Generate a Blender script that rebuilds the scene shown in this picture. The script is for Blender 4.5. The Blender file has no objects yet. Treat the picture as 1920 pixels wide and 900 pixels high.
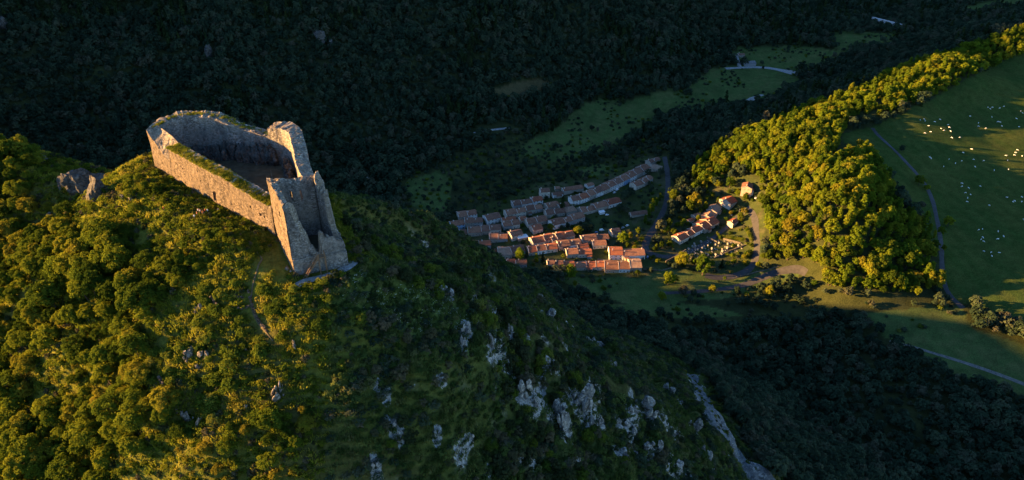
import bpy, bmesh, math, random
import numpy as np
from mathutils import Vector, Matrix

random.seed(7)
RNG = np.random.default_rng(11)
sc = bpy.context.scene
COL = sc.collection

# ------------------------------------------------------------------ camera
PITCH = math.radians(31.0)
FPX = 1297.0                      # focal length in photo pixels (photo 1920 x 900)
CAM = np.array([0.0, 0.0, 380.0])
cam_data = bpy.data.cameras.new("camera")
cam_data.sensor_width = 36.0
cam_data.lens = 36.0 * FPX / 1920.0
cam_data.clip_start = 1.0
cam_data.clip_end = 8000.0
cam = bpy.data.objects.new("camera", cam_data)
COL.objects.link(cam)
cam.location = CAM
cam.rotation_euler = (math.radians(90) - PITCH, 0, 0)
sc.camera = cam

# ------------------------------------------------------------------ sky, sun, exposure
SUN_EL = math.radians(10.0)
SUN_AZ = math.atan2(0.04, -1.0)   # direction towards the sun in the x-y plane
world = bpy.data.worlds.new("World")
sc.world = world
world.use_nodes = True
wn = world.node_tree.nodes
bg = wn["Background"]
sky = wn.new("ShaderNodeTexSky")
sky.sky_type = 'NISHITA'
sky.sun_disc = False
sky.sun_elevation = SUN_EL
sky.sun_rotation = math.pi / 2 - SUN_AZ
sky.altitude = 1200
sky.ozone_density = 3.6
sky.dust_density = 0.3
world.node_tree.links.new(sky.outputs[0], bg.inputs[0])
bg.inputs[1].default_value = 0.06
sd = bpy.data.lights.new("sun", 'SUN')
sd.energy = 5.0
sd.color = (1.0, 0.54, 0.16)
sd.angle = math.radians(0.5)
sun = bpy.data.objects.new("sun", sd)
COL.objects.link(sun)
sdir = Vector((math.cos(SUN_AZ) * math.cos(SUN_EL), math.sin(SUN_AZ) * math.cos(SUN_EL), math.sin(SUN_EL)))
sun.rotation_euler = sdir.to_track_quat('Z', 'Y').to_euler()
sc.view_settings.view_transform = 'Standard'
sc.view_settings.look = 'None'
sc.view_settings.gamma = 1.0
sc.view_settings.use_curve_mapping = False
sc.view_settings.exposure = 3.0
sc.render.engine = 'CYCLES'
sc.cycles.max_bounces = 5
sc.cycles.diffuse_bounces = 3
sc.cycles.glossy_bounces = 1
sc.cycles.transmission_bounces = 2
sc.cycles.transparent_max_bounces = 4
sc.cycles.caustics_reflective = False
sc.cycles.caustics_refractive = False

# ------------------------------------------------------------------ helpers: noise
def _hash(ix, iy, iz, seed):
    n = (ix.astype(np.int64) * 374761393 + iy.astype(np.int64) * 668265263 + iz.astype(np.int64) * 2147483647 + seed * 974634777) & 0xFFFFFFFF
    n = ((n ^ (n >> 13)) * 1274126177) & 0xFFFFFFFF
    n = (n ^ (n >> 16)) & 0xFFFFFFFF
    return n / 4294967295.0

def vnoise(x, y, z=None, seed=0):
    x = np.asarray(x, float); y = np.asarray(y, float)
    flat = z is None
    z = np.zeros_like(x) if flat else np.asarray(z, float)
    ix, iy, iz = np.floor(x), np.floor(y), np.floor(z)
    fx, fy, fz = x - ix, y - iy, z - iz
    fx = fx * fx * fx * (fx * (fx * 6 - 15) + 10); fy = fy * fy * fy * (fy * (fy * 6 - 15) + 10); fz = fz * fz * (3 - 2 * fz)
    out = 0
    for dz in ((0,) if flat else (0, 1)):
        wz = 1 if flat else (fz if dz else 1 - fz)
        a = _hash(ix, iy, iz + dz, seed); b = _hash(ix + 1, iy, iz + dz, seed)
        c = _hash(ix, iy + 1, iz + dz, seed); d = _hash(ix + 1, iy + 1, iz + dz, seed)
        out = out + wz * ((a * (1 - fx) + b * fx) * (1 - fy) + (c * (1 - fx) + d * fx) * fy)
    return out * 2 - 1

def fbm(x, y, z=None, seed=0, octv=4, gain=0.5):
    s = 0; a = 1.0; f = 1.0
    for o in range(octv):
        s = s + a * vnoise(x * f, y * f, None if z is None else z * f, seed + o * 17)
        a *= gain; f *= 2.03
    return s

# ------------------------------------------------------------------ helpers: pixel <-> world
CP, SP = math.cos(PITCH), math.sin(PITCH)
def ray(px, py):
    u = (px - 960.0) / FPX; v = (450.0 - py) / FPX
    return np.array([u, CP + v * SP, -SP + v * CP])

def U(px, py, z):
    d = ray(px, py); t = (z - CAM[2]) / d[2]
    return CAM + d * t

def project(x, y, z):
    dz = z - CAM[2]
    depth = y * CP - dz * SP
    up = y * SP + dz * CP
    depth = np.where(depth > 1, depth, 1)
    return 960 + FPX * x / depth, 450 - FPX * up / depth

def inpoly(px, py, poly):
    px = np.asarray(px, float); py = np.asarray(py, float)
    r = np.zeros(px.shape, bool); n = len(poly)
    for i in range(n):
        x1, y1 = poly[i]; x2, y2 = poly[(i + 1) % n]
        if y1 == y2: continue
        c = ((y1 > py) != (y2 > py)) & (px < (x2 - x1) * (py - y1) / (y2 - y1) + x1)
        r ^= c
    return r

def sstep(a, b, x):
    t = np.clip((x - a) / (b - a), 0, 1)
    return t * t * (3 - 2 * t)

def seg_dist(x, y, pts, vals):
    """distance to a polyline and the value interpolated at the nearest point"""
    best = np.full(np.shape(x), 1e9); val = np.zeros(np.shape(x))
    for (a, b), (va, vb) in zip(zip(pts[:-1], pts[1:]), zip(vals[:-1], vals[1:])):
        ax, ay = a; bx, by = b; dx, dy = bx - ax, by - ay
        k = np.clip(((x - ax) * dx + (y - ay) * dy) / (dx * dx + dy * dy), 0, 1)
        d = np.hypot(x - ax - k * dx, y - ay - k * dy)
        m = d < best
        best = np.where(m, d, best); val = np.where(m, va + (vb - va) * k, val)
    return best, val

# ------------------------------------------------------------------ terrain height
_ctrl_px = [
    # village shelf
    (1180, 490, 2), (900, 460, 1), (1000, 400, 8), (1100, 350, 11), (1230, 310, 13), (850, 430, 4), (1060, 505, 0), (1150, 430, 5), (1210, 460, 4),
    # east hamlet, graveyard, switchback roads
    (1270, 450, 7), (1390, 370, 22), (1400, 480, 4), (1412, 400, 19), (1340, 470, 4), (1250, 550, -6), (1100, 530, -6), (1450, 520, 1), (1340, 540, -4), (1300, 390, 14),
    # valley bottom to the lower right
    (1350, 620, -6), (1600, 600, -2), (1900, 650, 2), (1900, 850, -6), (1500, 800, -8), (1650, 720, -6), (1250, 760, -4),
    # wooded spur and field
    (1500, 520, 4), (1760, 550, 10), (1650, 470, 34), (1500, 400, 48), (1560, 420, 52), (1400, 330, 44), (1320, 330, 26), (1600, 340, 74), (1450, 250, 59), (1550, 240, 65), (1650, 190, 76), (1640, 240, 58),
    (1720, 400, 32), (1850, 550, 13), (1920, 300, 40), (1900, 450, 24), (1800, 200, 60), (1900, 110, 80), (1750, 300, 46), (1890, 75, 100), (1780, 130, 88),
    # valley floor behind the village
    (1250, 270, 13), (1400, 200, 15), (1490, 140, 19), (1380, 110, 30), (1500, 100, 31), (1650, 70, 46), (1560, 150, 20), (1650, 135, 38), (1750, 66, 58), (1850, 40, 72), (1910, 26, 82), (1100, 230, 14), (1000, 270, 13), (800, 350, 9), (1200, 190, 16),
]
_cw = [(p[0], p[1], p[2]) for p in (U(*c) for c in _ctrl_px)]
for fx, fy, fz in [(-600, 740, 45), (-350, 770, 36), (-150, 830, 28), (30, 920, 26), (220, 1030, 32), (430, 1260, 42), (700, 1520, 56), (1000, 1750, 80)]:
    for dist, dz in ((0, 0), (120, 52), (280, 128), (520, 230), (900, 330)):
        _cw.append((fx - 0.45 * dist, fy + 0.893 * dist, fz + dz))
_cw += [(-200, 540, 0), (-80, 640, 2), (-300, 600, 10), (0, 480, -4), (-420, 520, 20), (-420, 320, 20), (-300, 100, 60), (0, 20, 60), (250, 60, 20), (450, 150, 0), (600, 350, 0),
        (-950, 900, 272), (-950, 800, 240), (-950, 730, 186), (-950, 665, 128), (-950, 600, 85), (-950, 450, 90), (-950, 200, 60), (-1400, 200, 120), (-1400, 600, 160), (-1400, 900, 330), (-1400, 1400, 420),  # left mountain out of view, raised to shade the valley
        (900, 300, 10), (900, 700, 40), (1100, 1000, 70), (1400, 500, 30), (1300, 1400, 110), (700, 150, 0), (1200, 100, 20)]
_cw = np.array(_cw)
_CS = 300.0
def _tps_k(r2):
    return np.where(r2 > 1e-12, 0.5 * r2 * np.log(np.maximum(r2, 1e-12)), 0)
def _tps_fit(p):
    xy = p[:, :2] / _CS; n = len(p)
    K = _tps_k(((xy[:, None] - xy[None]) ** 2).sum(-1)) + np.eye(n) * 0.004
    Pm = np.hstack([np.ones((n, 1)), xy])
    A = np.block([[K, Pm], [Pm.T, np.zeros((3, 3))]])
    return np.linalg.solve(A, np.concatenate([p[:, 2], np.zeros(3)]))
_tw = _tps_fit(_cw)
def h_valley(x, y):
    shp = np.shape(x); X = np.ravel(x) / _CS; Y = np.ravel(y) / _CS
    z = _tw[-3] + _tw[-2] * X + _tw[-1] * Y
    for i in range(len(_cw)):
        r2 = (X - _cw[i, 0] / _CS) ** 2 + (Y - _cw[i, 1] / _CS) ** 2
        z = z + _tw[i] * _tps_k(r2)
    return z.reshape(shp)

CAST_AX = [(-118, 213), (-71, 178), (-55, 166)]
def h_hill(x, y):
    wob = fbm(x / 46, y / 46, seed=3, octv=3) * 6
    d, z0 = seg_dist(x, y, CAST_AX, [281, 277.5, 271.0])
    d1 = np.maximum(0, d - 12.5)
    k = 0.70 + 0.13 * sstep(20, 60, d1) + 0.20 * sstep(190, 270, y) * sstep(-90, -40, x) + 0.28 * sstep(225, 290, y) * sstep(90, 10, x)
    z1 = z0 - d1 * k + wob * sstep(6, 40, d1) - 8 * sstep(180, 420, d1) * 0
    z1 = np.maximum(z1, z0 - 225 - (d1 - 225) * 0.5)
    d, z0 = seg_dist(x, y, [(-146, 224), (-185, 234), (-250, 228), (-340, 210)], [268, 276.5, 262, 230])
    d2 = np.maximum(0, d - 7)
    z2 = z0 - d2 * 0.86 + wob * sstep(6, 40, d2)
    d, z0 = seg_dist(x, y, [(-72, 208), (-50, 238), (-40, 250)], [274, 253, 240])
    d3 = np.maximum(0, d - 5)
    z3 = z0 - d3 * 1.08 + wob * 0.7 * sstep(4, 30, d3)
    d, z0 = seg_dist(x, y, [(-55, 165), (-50, 140), (-46, 100)], [270.5, 254, 224])
    d4 = np.maximum(0, d - 2)
    z4 = z0 - d4 * 0.80 + wob * 0.6 * sstep(4, 30, d4)
    d3 = np.minimum(d3, d4)
    z3 = np.maximum(z3, z4)
    m = np.maximum(np.maximum(z1, z2), z3)
    # smooth maximum keeps the joints between the spurs soft
    s = 5.0
    return m + s * np.log(np.exp((z1 - m) / s) + np.exp((z2 - m) / s) + np.exp((z3 - m) / s)) * sstep(2, 25, np.minimum(d1, np.minimum(d2, d3)))

def H(x, y):
    x = np.asarray(x, float); y = np.asarray(y, float)
    v = h_valley(x, y); hl = h_hill(x, y)
    # unseen mountain west of the valley, its skyline made up to lay the shade
    xw = 0.70 * y + 150
    lm = np.interp(y - 0.04 * xw, [0, 300, 420, 500, 530, 555, 580, 630, 648, 740, 800, 900, 1000, 1100, 1250, 1700, 2200], [-60, -20, 80, 80, 50, 22, 4, 4, 44, 56, 94, 152, 196, 240, 285, 320, 320]) + 0.176 * xw
    wt = sstep(xw - 110, xw, -x)
    v = np.maximum(v, (lm + fbm(x / 40, y / 40, seed=41, octv=2) * 2.5) * wt - 40 * (1 - wt))
    far = sstep(560, 900, y)
    v = v + fbm(x / 90, y / 90, seed=31, octv=3) * (1.2 + 7 * far * sstep(30, 90, v))
    s = 9.0; m = np.maximum(v, hl)
    z = m + s * np.log(np.exp((v - m) / s) + np.exp((hl - m) / s))
    on = sstep(30, 90, hl - v)
    dC, _ = seg_dist(x, y, CAST_AX, [0, 0, 0])
    rough = on * sstep(15, 30, dC)
    z = z + rough * (fbm(x / 13, y / 13, seed=5, octv=3) * 1.3 + fbm(x / 3.1, y / 3.1, seed=9, octv=2) * 0.28)
    # ledges of the rocky right flank
    fl = rough * sstep(-45, 0, x) * sstep(120, 160, y + 60)
    z = z + fl * (np.abs(fbm(x / 17, y / 24, seed=21, octv=3)) - 0.35) * 5.0
    return z

def _grid(x0, x1, y0, y1, st):
    X = np.arange(x0, x1 + st, st); Y = np.arange(y0, y1 + st, st)
    return (x0, y0, st, H(*np.meshgrid(X, Y, indexing='ij')))
_GN = _grid(-330, 330, 20, 480, 1.5); _GF = _grid(-900, 1350, 300, 1900, 6.0)
def _look(g, x, y):
    x0, y0, st, Z = g
    fx = np.clip((x - x0) / st, 0, Z.shape[0] - 1.001); fy = np.clip((y - y0) / st, 0, Z.shape[1] - 1.001)
    i = fx.astype(int); j = fy.astype(int); u = fx - i; w = fy - j
    return (Z[i, j] * (1 - u) + Z[i + 1, j] * u) * (1 - w) + (Z[i, j + 1] * (1 - u) + Z[i + 1, j + 1] * u) * w
def H_fast(x, y):
    x = np.asarray(x, float); y = np.asarray(y, float)
    return np.where((np.abs(x) < 328) & (y < 478), _look(_GN, x, y), _look(_GF, x, y))
_T = np.concatenate([np.arange(90, 420, 0.8), np.arange(420, 900, 2.0), np.arange(900, 2600, 5.0)])
def at(px, py, layer=None):
    """first point where the sight line of a photo pixel meets the ground"""
    d = ray(px, py); T = _T if layer is None else _T[_T > layer]
    P = CAM[None] + d[None] * T[:, None]
    below = P[:, 2] < H_fast(P[:, 0], P[:, 1])
    i0 = int(np.argmin(below)); i = i0 + int(np.argmax(below[i0:]))     # past anything it starts inside of
    if i == i0: i = len(T) - 1
    a, b = T[max(i - 1, 0)], T[i]
    for _ in range(8):
        m = 0.5 * (a + b); p = CAM + d * m
        if p[2] < float(H_fast(p[0], p[1])): b = m
        else: a = m
    p = CAM + d * b
    return np.array([p[0], p[1], float(H(p[0], p[1]))])

# ------------------------------------------------------------------ helpers: objects
def tag(o, label=None, cat=None, group=None, kind=None):
    if label: o["label"] = label
    if cat: o["category"] = cat
    if group: o["group"] = group
    if kind: o["kind"] = kind
    return o

def link(o, parent=None):
    COL.objects.link(o)
    if parent is not None: o.parent = parent
    return o

def empty(name, loc=(0, 0, 0), rz=0.0, scale=None):
    o = bpy.data.objects.new(name, None)
    o.empty_display_size = 0.5
    COL.objects.link(o)
    o.location = tuple(float(v) for v in loc); o.rotation_euler = (0, 0, rz)
    if scale is not None: o.scale = scale if isinstance(scale, tuple) else (scale,) * 3
    return o

def mesh_np(name, verts, faces, mats=(), smooth=False, fmat=None):
    """faces: (n,4) or (n,3) int array or list"""
    me = bpy.data.meshes.new(name)
    if isinstance(faces, np.ndarray):
        n, k = faces.shape
        me.vertices.add(len(verts)); me.vertices.foreach_set("co", np.asarray(verts, np.float32).ravel())
        me.loops.add(n * k); me.loops.foreach_set("vertex_index", faces.astype(np.int32).ravel())
        me.polygons.add(n); me.polygons.foreach_set("loop_start", np.arange(0, n * k, k, dtype=np.int32))
        me.polygons.foreach_set("loop_total", np.full(n, k, np.int32))
    else:
        me.from_pydata([tuple(map(float, v)) for v in verts], [], faces)
    for m in mats: me.materials.append(m)
    if fmat is not None: me.polygons.foreach_set("material_index", np.asarray(fmat, np.int32))
    me.polygons.foreach_set("use_smooth", np.full(len(me.polygons), smooth))
    me.update(calc_edges=True)
    me.validate()
    return me

class MB:
    """collects boxes and prisms into one mesh"""
    def __init__(s): s.v = []; s.f = []; s.m = []
    def add(s, vs, fs, mi=0):
        o = len(s.v); s.v += [tuple(map(float, v)) for v in vs]
        s.f += [tuple(i + o for i in f) for f in fs]; s.m += [mi] * len(fs); return s
    def box(s, x0, x1, y0, y1, z0, z1, mi=0):
        vs = [(x0, y0, z0), (x1, y0, z0), (x1, y1, z0), (x0, y1, z0), (x0, y0, z1), (x1, y0, z1), (x1, y1, z1), (x0, y1, z1)]
        return s.add(vs, [(0, 3, 2, 1), (4, 5, 6, 7), (0, 1, 5, 4), (1, 2, 6, 5), (2, 3, 7, 6), (3, 0, 4, 7)], mi)
    def bar(s, a, b, w, h=None, mi=0):
        a = Vector(a); b = Vector(b); h = h or w
        d = (b - a).normalized(); up = Vector((0, 0, 1)) if abs(d.z) < 0.95 else Vector((1, 0, 0))
        r = d.cross(up).normalized(); u = r.cross(d)
        vs = []
        for p in (a, b):
            for sx, sy in ((-1, -1), (1, -1), (1, 1), (-1, 1)):
                vs.append(p + r * (sx * w / 2) + u * (sy * h / 2))
        return s.add(vs, [(0, 3, 2, 1), (4, 5, 6, 7), (0, 1, 5, 4), (1, 2, 6, 5), (2, 3, 7, 6), (3, 0, 4, 7)], mi)
    def prism(s, pts, y0, y1, mi=0):
        """polygon in x-z extruded along y"""
        n = len(pts)
        vs = [(x, y0, z) for x, z in pts] + [(x, y1, z) for x, z in pts]
        fs = [tuple(range(n)), tuple(range(2 * n - 1, n - 1, -1))] + [(i, i + n, (i + 1) % n + n, (i + 1) % n) for i in range(n)]
        return s.add(vs, fs, mi)
    def mesh(s, name, mats, smooth=False):
        me = bpy.data.meshes.new(name); me.from_pydata(s.v, [], s.f)
        for m in mats: me.materials.append(m)
        me.polygons.foreach_set("material_index", np.asarray(s.m, np.int32))
        me.polygons.foreach_set("use_smooth", np.full(len(me.polygons), smooth))
        bm = bmesh.new(); bm.from_mesh(me); bmesh.ops.recalc_face_normals(bm, faces=bm.faces); bm.to_mesh(me); bm.free()
        me.update(); return me
    def obj(s, name, mats, parent=None, smooth=False):
        return link(bpy.data.objects.new(name, s.mesh(name, mats if isinstance(mats, (list, tuple)) else [mats], smooth)), parent)

# ------------------------------------------------------------------ materials
MATS = {}
def new_mat(name):
    m = bpy.data.materials.new(name); m.use_nodes = True
    MATS[name] = m
    nt = m.node_tree; b = nt.nodes["Principled BSDF"]
    b.inputs["Specular IOR Level"].default_value = 0.15
    b.inputs["Roughness"].default_value = 0.9
    return m, nt, b

def N(nt, t, **kw):
    n = nt.nodes.new(t)
    for k, v in kw.items():
        if k.startswith("i_"):
            key = k[2:]
            n.inputs[int(key) if key.isdigit() else key.replace("_", " ")].default_value = v
        else: setattr(n, k, v)
    return n

def ramp(nt, fac, stops):
    r = nt.nodes.new("ShaderNodeValToRGB")
    while len(r.color_ramp.elements) < len(stops): r.color_ramp.elements.new(0.5)
    for e, (p, c) in zip(r.color_ramp.elements, stops):
        e.position = p; e.color = (*c, 1) if len(c) == 3 else c
    nt.links.new(fac, r.inputs[0]); return r

def noise_tex(nt, vec, scale, detail=4.0, rough=0.55):
    n = N(nt, "ShaderNodeTexNoise"); n.inputs["Scale"].default_value = scale
    n.inputs["Detail"].default_value = detail; n.inputs["Roughness"].default_value = rough
    nt.links.new(vec, n.inputs["Vector"]); return n

def mix(nt, fac, a, b, mode='MIX'):
    n = nt.nodes.new("ShaderNodeMix"); n.data_type = 'RGBA'; n.blend_type = mode
    for sock, val in ((n.inputs[0], fac), (n.inputs[6], a), (n.inputs[7], b)):
        if hasattr(val, "links"): nt.links.new(val, sock)
        else: sock.default_value = val if not isinstance(val, tuple) or len(val) == 4 else (*val, 1)
    return n.outputs[2]

def bump(nt, b, height, strength=0.5, dist=0.2):
    n = N(nt, "ShaderNodeBump"); n.inputs["Strength"].default_value = strength; n.inputs["Distance"].default_value = dist
    nt.links.new(height, n.inputs["Height"]); nt.links.new(n.outputs[0], b.inputs["Normal"]); return n

def plain_mat(name, col, rough=0.85, var=0.15, scale=1.2):
    m, nt, b = new_mat(name)
    g = N(nt, "ShaderNodeNewGeometry")
    n = noise_tex(nt, g.outputs["Position"], scale, 5)
    lo = tuple(c * (1 - var) for c in col); hi = tuple(min(1, c * (1 + var)) for c in col)
    r = ramp(nt, n.outputs[0], [(0.3, lo), (0.7, hi)])
    nt.links.new(r.outputs[0], b.inputs["Base Color"]); b.inputs["Roughness"].default_value = rough
    return m

def stone_mat(name, cols, scale=2.6, bumps=0.8, pits=0.5, stain=0.35):
    """rubble masonry or bare limestone: cells of slightly different tone, joints, patchy staining"""
    m, nt, b = new_mat(name)
    g = N(nt, "ShaderNodeNewGeometry"); P = g.outputs["Position"]
    mp = N(nt, "ShaderNodeMapping"); mp.inputs["Scale"].default_value = (1, 1, 1.7); nt.links.new(P, mp.inputs["Vector"])
    v = N(nt, "ShaderNodeTexVoronoi"); v.inputs["Scale"].default_value = scale; nt.links.new(mp.outputs[0], v.inputs["Vector"])
    e = N(nt, "ShaderNodeTexVoronoi", feature='DISTANCE_TO_EDGE'); e.inputs["Scale"].default_value = scale; nt.links.new(mp.outputs[0], e.inputs["Vector"])
    big = noise_tex(nt, P, 0.16, 5, 0.6); mid = noise_tex(nt, P, 1.1, 4, 0.6)
    sep = N(nt, "ShaderNodeSeparateColor"); nt.links.new(v.outputs["Color"], sep.inputs[0])
    c = ramp(nt, sep.outputs[0], [(0.0, cols[0]), (0.5, cols[1]), (1.0, cols[2])])
    patch = ramp(nt, big.outputs[0], [(0.42, (0, 0, 0)), (0.62, (1, 1, 1))])
    c1 = mix(nt, patch.outputs[0], c.outputs[0], cols[1], 'MIX')
    dirt = ramp(nt, mid.outputs[0], [(0.30, (1 - stain,) * 3), (0.55, (1, 1, 1))])
    ms_ = N(nt, "ShaderNodeMapping"); ms_.inputs["Scale"].default_value = (0.30, 0.30, 0.10); nt.links.new(P, ms_.inputs["Vector"])
    streak = noise_tex(nt, ms_.outputs[0], 1.0, 5, 0.65)
    sk = ramp(nt, streak.outputs[0], [(0.34, (0.66, 0.66, 0.68)), (0.50, (1, 1, 1)), (0.68, (1.28, 1.24, 1.18))])
    c1 = mix(nt, 1.0, c1, sk.outputs[0], 'MULTIPLY')
    c2 = mix(nt, 1.0, c1, dirt.outputs[0], 'MULTIPLY')
    j = ramp(nt, e.outputs["Distance"], [(0.0, (0.45, 0.45, 0.45)), (0.09, (1, 1, 1))])
    c3 = mix(nt, pits, c2, mix(nt, 1.0, c2, j.outputs[0], 'MULTIPLY'))
    nt.links.new(c3, b.inputs["Base Color"])
    ad = N(nt, "ShaderNodeMath", operation='ADD'); nt.links.new(j.outputs[0], ad.inputs[0]); nt.links.new(mid.outputs[0], ad.inputs[1])
    bump(nt, b, ad.outputs[0], bumps, 0.25)
    b.inputs["Roughness"].default_value = 0.95
    return m

M_wall = stone_mat("limestone_sun_tone", [(0.070, 0.053, 0.040), (0.158, 0.122, 0.088), (0.250, 0.196, 0.146)], 2.3, 1.0, 0.85, 0.5)  # castle stone, colour darkened for the faces in sun
M_keep = stone_mat("limestone_shade_tone", [(0.13, 0.115, 0.10), (0.24, 0.22, 0.195), (0.38, 0.35, 0.32)], 2.0, 1.0, 0.8, 0.5)  # same castle stone, colour lightened for the faces in shade
M_rubble = stone_mat("loose_rubble", [(0.13, 0.11, 0.085), (0.26, 0.22, 0.17), (0.40, 0.35, 0.28)], 1.7, 1.0, 0.95)
M_rock = stone_mat("pale_rock", [(0.12, 0.118, 0.108), (0.26, 0.255, 0.235), (0.40, 0.39, 0.365)], 0.9, 1.0, 0.6, 0.75)
M_rockdark = stone_mat("grey_crag_rock", [(0.045, 0.044, 0.040), (0.085, 0.082, 0.075), (0.14, 0.135, 0.125)], 0.5, 1.0, 0.5, 0.6)
M_warmrock = stone_mat("sunny_limestone", [(0.11, 0.095, 0.075), (0.20, 0.175, 0.14), (0.30, 0.265, 0.22)], 0.9, 1.0, 0.5, 0.6)
M_scree = stone_mat("scree_gravel", [(0.055, 0.06, 0.064), (0.11, 0.117, 0.124), (0.20, 0.205, 0.21)], 0.9, 0.9, 0.6)
M_pathstone = stone_mat("path_gravel", [(0.095, 0.09, 0.08), (0.14, 0.132, 0.118), (0.20, 0.19, 0.17)], 2.5, 0.6, 0.4)
M_pathpale = stone_mat("pale_path_stone", [(0.17, 0.165, 0.16), (0.25, 0.245, 0.235), (0.34, 0.33, 0.32)], 2.2, 0.6, 0.4)
M_dirt = plain_mat("trodden_earth", (0.085, 0.070, 0.036), 0.95, 0.35, 0.9)
M_asphalt = plain_mat("asphalt", (0.045, 0.044, 0.046), 0.85, 0.25, 0.35)
M_wood = plain_mat("weathered_timber", (0.17, 0.10, 0.055), 0.8, 0.3, 3.0)
M_bark = plain_mat("bark", (0.075, 0.055, 0.04), 0.95, 0.35, 2.0)
M_courtyard = plain_mat("courtyard_earth", (0.052, 0.048, 0.030), 0.95, 0.4, 0.4)
M_glass = plain_mat("dark_window_glass", (0.022, 0.026, 0.032), 0.35, 0.3, 0.8)
M_white = plain_mat("white_paint", (0.72, 0.71, 0.68), 0.5, 0.06, 0.8)
M_iron = plain_mat("dark_iron", (0.05, 0.05, 0.05), 0.6, 0.2, 2.0)
M_tomb = plain_mat("tomb_stone", (0.19, 0.18, 0.165), 0.8, 0.3, 0.35)
M_fieldwall = stone_mat("field_wall_stone", [(0.09, 0.08, 0.065), (0.16, 0.14, 0.115), (0.23, 0.20, 0.165)], 1.6, 0.8, 0.6)
M_concrete = plain_mat("concrete", (0.40, 0.40, 0.41), 0.85, 0.25, 0.25)

def leaf_mat(name, cols, hue=0.03, trans=0.35):
    m, nt, b = new_mat(name)
    oi = N(nt, "ShaderNodeObjectInfo"); g = N(nt, "ShaderNodeNewGeometry")
    n1 = noise_tex(nt, g.outputs["Position"], 0.22, 3, 0.6); n2 = noise_tex(nt, g.outputs["Position"], 0.035, 2, 0.5)
    mx = N(nt, "ShaderNodeMath", operation='MULTIPLY_ADD'); nt.links.new(n1.outputs[0], mx.inputs[0]); mx.inputs[1].default_value = 0.55
    m2 = N(nt, "ShaderNodeMath", operation='MULTIPLY'); nt.links.new(oi.outputs["Random"], m2.inputs[0]); m2.inputs[1].default_value = 0.8
    nt.links.new(m2.outputs[0], mx.inputs[2])
    m3 = N(nt, "ShaderNodeMath", operation='MULTIPLY_ADD'); nt.links.new(n2.outputs[0], m3.inputs[0]); m3.inputs[1].default_value = 0.5
    nt.links.new(mx.outputs[0], m3.inputs[2])
    sb = N(nt, "ShaderNodeMath", operation='SUBTRACT'); nt.links.new(m3.outputs[0], sb.inputs[0]); sb.inputs[1].default_value = 0.42
    c = ramp(nt, sb.outputs[0], [(0.12, cols[0]), (0.45, cols[1]), (0.72, cols[2]), (0.95, cols[3])])
    out = nt.nodes["Material Output"]; nt.nodes.remove(b)
    df = N(nt, "ShaderNodeBsdfDiffuse"); tr = N(nt, "ShaderNodeBsdfTranslucent"); ms = N(nt, "ShaderNodeMixShader")
    ms.inputs[0].default_value = trans
    nt.links.new(c.outputs[0], df.inputs[0]); nt.links.new(c.outputs[0], tr.inputs[0])
    nt.links.new(df.outputs[0], ms.inputs[1]); nt.links.new(tr.outputs[0], ms.inputs[2]); nt.links.new(ms.outputs[0], out.inputs[0])
    return m
M_leaf = leaf_mat("broadleaf_foliage", [(0.034, 0.058, 0.008), (0.084, 0.116, 0.012), (0.128, 0.150, 0.014), (0.170, 0.148, 0.018)], trans=0.45)
M_leafdark = leaf_mat("shade_toned_foliage", [(0.020, 0.036, 0.022), (0.036, 0.058, 0.033), (0.056, 0.078, 0.043), (0.082, 0.080, 0.052)])  # foliage darker and bluer, the valley's shade put into its colour
M_leafgold = leaf_mat("sun_toned_foliage", [(0.052, 0.092, 0.010), (0.108, 0.156, 0.012), (0.152, 0.186, 0.014), (0.190, 0.178, 0.018)], trans=0.45)  # foliage yellowed, the low sun put into its colour
M_shrub = leaf_mat("shrub_foliage", [(0.034, 0.060, 0.010), (0.072, 0.108, 0.014), (0.112, 0.142, 0.018), (0.150, 0.158, 0.035)], trans=0.45)
M_greyshrub = leaf_mat("box_foliage", [(0.024, 0.036, 0.014), (0.045, 0.056, 0.024), (0.085, 0.080, 0.042), (0.125, 0.105, 0.062)])
M_conifer = leaf_mat("conifer_foliage", [(0.012, 0.024, 0.010), (0.020, 0.036, 0.014), (0.028, 0.046, 0.016), (0.040, 0.055, 0.018)], trans=0.1)
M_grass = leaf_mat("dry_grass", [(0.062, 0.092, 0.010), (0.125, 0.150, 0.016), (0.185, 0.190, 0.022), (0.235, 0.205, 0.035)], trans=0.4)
M_turf = leaf_mat("shade_toned_turf", [(0.030, 0.054, 0.014), (0.058, 0.090, 0.022), (0.088, 0.116, 0.030), (0.118, 0.122, 0.046)], trans=0.35)  # grass copy made greener and darker for the flank in shade
M_flower = plain_mat("white_blossom", (0.62, 0.64, 0.52), 0.8, 0.15, 2.0)
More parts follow.
